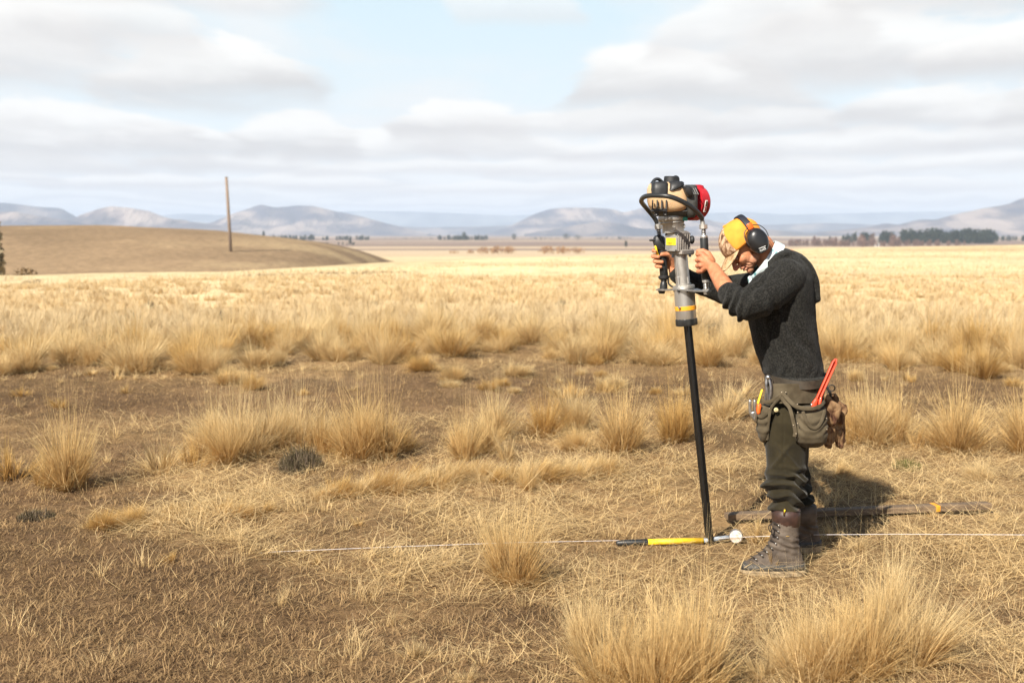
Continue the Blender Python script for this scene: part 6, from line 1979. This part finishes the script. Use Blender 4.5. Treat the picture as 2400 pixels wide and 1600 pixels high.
def foliage(name, parts, m, parent=None):
    v, f, c = merge(parts)
    o = link_mesh(name, v, f, m, smooth=False)
    set_attr(o, 'var', c)
    if parent is not None:
        adopt(o, parent)
    return o

def tree(px, base_py, top_py, wpx, Y, label, m, seed, conic=0.5, name='tree', group=None, bare=False):
    r = np.random.default_rng(seed)
    b = P(px, base_py, Y)
    gz_ = ground_z(b[0], b[1])
    b[2] = gz_
    top = P(px, top_py, Y)
    h = top[2] - gz_
    w = wpx * mpp(Y) / 2
    t = thing(name, b, label, 'tree' if 'shrub' not in name else 'shrub', group)
    mb = MB(); mb.tube([b - ZA * 0.2, b + ZA * h * 0.5, b + ZA * h * 0.85], [h * 0.03, h * 0.02, h * 0.008], 8); mb.build('trunk', M_TRUNK, t)
    foliage('crown', [clump(420, b + ZA * h * 0.55, w, w, h * 0.47, h * 0.05, r, conic)], m, t)
    return t

def wood(name, label, spec, m, seed, cat, sizek=0.05, n1_=110):
    """a far-off wood that reads as one mass: many crowns, one object"""
    r = np.random.default_rng(seed)
    parts = []
    for (x0, x1, base, top, Y, count) in spec:
        for i in range(count):
            px_ = r.uniform(x0, x1)
            Yi = Y * r.uniform(0.97, 1.05)
            b = P(px_, base, Yi)
            b[2] = ground_z(b[0], b[1])
            ht = (P(px_, top, Yi)[2] - P(px_, base, Yi)[2]) * r.uniform(0.70, 1.05)
            parts.append(clump(n1_, b + ZA * ht * 0.48, ht * r.uniform(0.26, 0.42), ht * 0.35, ht * 0.52, ht * sizek * 1.9, r, r.uniform(0.2, 0.6)))
    o = foliage(name, parts, m)
    return tag(o, label, cat, kind='stuff')

wood('conifer_wood', 'dark conifer plantation below the mountain slope at the right', [(2115, 2335, 574, 538, 1150, 95), (2050, 2125, 572, 541, 1150, 20), (2000, 2060, 572, 545, 1150, 12), (1970, 2010, 572, 549, 1150, 5), (2330, 2470, 562, 548, 1500, 40)], M_CON, 701, 'wood')
wood('bare_wood', 'mauve leafless woodland in front of the conifers', [(1840, 2000, 586, 568, 900, 34), (1950, 2200, 587, 570, 880, 50), (2010, 2045, 583, 551, 900, 5), (2085, 2115, 583, 553, 900, 5), (1900, 1960, 580, 556, 960, 8), (2180, 2260, 585, 570, 900, 10)], M_BARE, 702, 'wood')
wood('shelterbelt', 'long dark shelterbelt of trees beyond the shoulder of the hill', [(628, 740, 560, 546, 1700, 34), (748, 775, 560, 549, 1700, 8), (786, 868, 561, 549, 1700, 26)], M_CON, 703, 'wood')
wood('shelterbelt', 'square dark plantation standing alone on the middle of the plain', [(1026, 1145, 565, 552, 1650, 44)], M_CON, 704, 'wood')
wood('shelterbelt', 'low dark hedge line of trees between hill and plain', [(738, 768, 570, 563, 1000, 6), (790, 834, 573, 566, 1000, 9)], M_CON, 705, 'wood')
wood('shelterbelt', 'thin far tree line right of the square plantation', [(900, 1024, 561, 557, 2100, 20), (1240, 1310, 562, 557, 2100, 14), (1400, 1480, 562, 556, 2100, 16)], M_CON, 706, 'wood')
tree(1088, 563, 543, 16, 1640, 'tallest tree rising out of the square plantation', M_CON, 711, 0.3)
tree(1205, 562, 547, 14, 1700, 'lone dark tree on the plain, between the plantation and the post driver', M_CON, 712, 0.2)
tree(1327, 562, 547, 22, 1700, 'left tree of the dark pair behind the russet shrubs', M_CON, 713, 0.2)
tree(1354, 564, 550, 24, 1700, 'right tree of the dark pair behind the russet shrubs', M_CON, 714, 0.2)
tree(1467, 576, 563, 9, 800, 'small dark tree on the plain just left of the post driver', M_CON, 715, 0.3)
tree(618, 557, 540, 9, 1500, 'dark tree at the hill shoulder, left end of the long shelterbelt', M_CON, 716, 0.5)
tree(821, 572, 559, 10, 1000, 'pointed tree on the low hedge line', M_CON, 717, 0.5)
tree(-6, 625, 521, 30, 95, 'dark tree cut by the left edge of the picture', leafmat('olive_tree_leaf', (0.27, 0.225, 0.14), (0.36, 0.30, 0.20), (0.19, 0.155, 0.10)), 718, 0.2)
tree(1986, 571, 547, 13, 1120, 'leftmost separate conifer beside the plantation', M_CON, 719, 0.4)
tree(1944, 570, 553, 7, 1120, 'thin small conifer left of the plantation', M_CON, 720, 0.5)
tree(2090, 571, 541, 22, 1120, 'tall rounded conifer at the front of the plantation', M_CON, 721, 0.2)

def shrub(px, base_py, top_py, wpx, Y, label, m, seed, name='shrub', n=260, group=None):
    r = np.random.default_rng(seed)
    b = P(px, base_py, Y); b[2] = ground_z(b[0], b[1]) if Y > 60 else ground_z(b[0], b[1])
    h = (base_py - top_py) * mpp(Y); w = wpx * mpp(Y) / 2
    parts = []
    k = max(1, int(round(w / (h * 0.8))))
    for i in range(k):
        dx_ = 0 if k == 1 else (-w + 2 * w * (i + 0.5) / k)
        hh = h * r.uniform(0.75, 1.05)
        parts.append(clump(n, b + XA * dx_ + ZA * hh * 0.42, w / k * 1.25, w / k * 1.1, hh * 0.55, hh * 0.11, r, 0.1))
    o = foliage(name, parts, m)
    return tag(o, label, 'shrub', group)
shrub(1163, 603, 584, 88, 560, 'wide russet thicket on the plain, left of the other', M_SHRUB, 731)
shrub(1318, 605, 585, 104, 560, 'wide russet thicket on the plain, nearer the post driver', M_SHRUB, 732)
shrub(1063, 599, 588, 22, 560, 'small russet shrub left of the two wide thickets', M_SHRUB, 733)
shrub(1103, 600, 590, 16, 560, 'smallest russet shrub touching the left thicket', M_SHRUB, 734)
shrub(62, 642, 596, 46, 62, 'brown bare shrub at the foot of the hill, near the left edge', M_SCRUB, 735)
shrub(22, 640, 612, 50, 62, 'low brown scrub under the edge tree', M_SCRUB, 736)
shrub(75, 656, 643, 46, 36, 'low grey scrub at the near side of the hollow', M_SCRUB, 737)
shrub(210, 666, 658, 12, 34, 'single small rust coloured bush in the pale field', M_SHRUB, 738)
r = np.random.default_rng(740)
for i in range(11):                                    # the broken dark line of scrub on the crest of the field
    px_ = 580 + 36 * i + r.uniform(-6, 6)
    py_ = 644 - 1.15 * i
    shrub(px_, py_, py_ - r.uniform(6, 10), r.uniform(26, 40), 43 + 0.4 * i, 'low dark scrub in the broken line across the pale field', M_SCRUB, 741 + i, 'scrub', 160, 'scrub line across the field')

cot = thing('cottage', (P(2055, 578, 870)[0], 870, ground_z(P(2055, 578, 870)[0], 870)), 'tiny white cottage among the bare trees', 'cottage')
cb = P(2055, 578, 868); cb[2] = ground_z(cb[0], cb[1])
mb = MB(); mb.box(cb + ZA * 1.1, XA, YA, ZA, 2.2, 4.0, 2.2, 0.05); mb.build('wall', simple('white_wall', (0.8, 0.8, 0.78), 0.8), cot, smooth=False)
mb = MB(); mb.loft([np.array([cb + np.array((-1.3, y_, 2.15)), cb + np.array((1.3, y_, 2.15)), cb + np.array((0, y_, 3.2))]) for y_ in (-2.3, 2.3)]); mb.build('roof', simple('grey_roof', (0.3, 0.29, 0.28), 0.7), cot, smooth=False)
mb = MB(); mb.box(cb + np.array((0.3, -2.02, 0.95)), XA, YA, ZA, 0.7, 0.06, 1.7, 0.02); mb.build('door', M_DARK, cot, smooth=False)
# ------------------------------------------------------------------ the air between here and the mountains
def haze_box():
    x0, x1, y0, y1, z0, z1 = -13500, 13500, -1500, 14500, -13.0, 250.0
    v = [(x0, y0, z0), (x1, y0, z0), (x1, y1, z0), (x0, y1, z0), (x0, y0, z1), (x1, y0, z1), (x1, y1, z1), (x0, y1, z1)]
    f = [(0, 3, 2, 1), (4, 5, 6, 7), (0, 1, 5, 4), (1, 2, 6, 5), (2, 3, 7, 6), (3, 0, 4, 7)]
    m = bpy.data.materials.new('haze')
    m.use_nodes = True
    nt = m.node_tree
    nt.nodes.clear()
    pv = nt.nodes.new('ShaderNodeVolumePrincipled')
    pv.inputs['Color'].default_value = (0.66, 0.80, 1.0, 1)
    pv.inputs['Density'].default_value = 0.00014
    pv.inputs['Anisotropy'].default_value = 0.0
    out = nt.nodes.new('ShaderNodeOutputMaterial')
    nt.links.new(pv.outputs[0], out.inputs['Volume'])
    o = link_mesh('haze', v, f, m, smooth=False)
    tag(o, 'thin blue haze over the far plain and mountains', 'haze', kind='stuff')
haze_box()
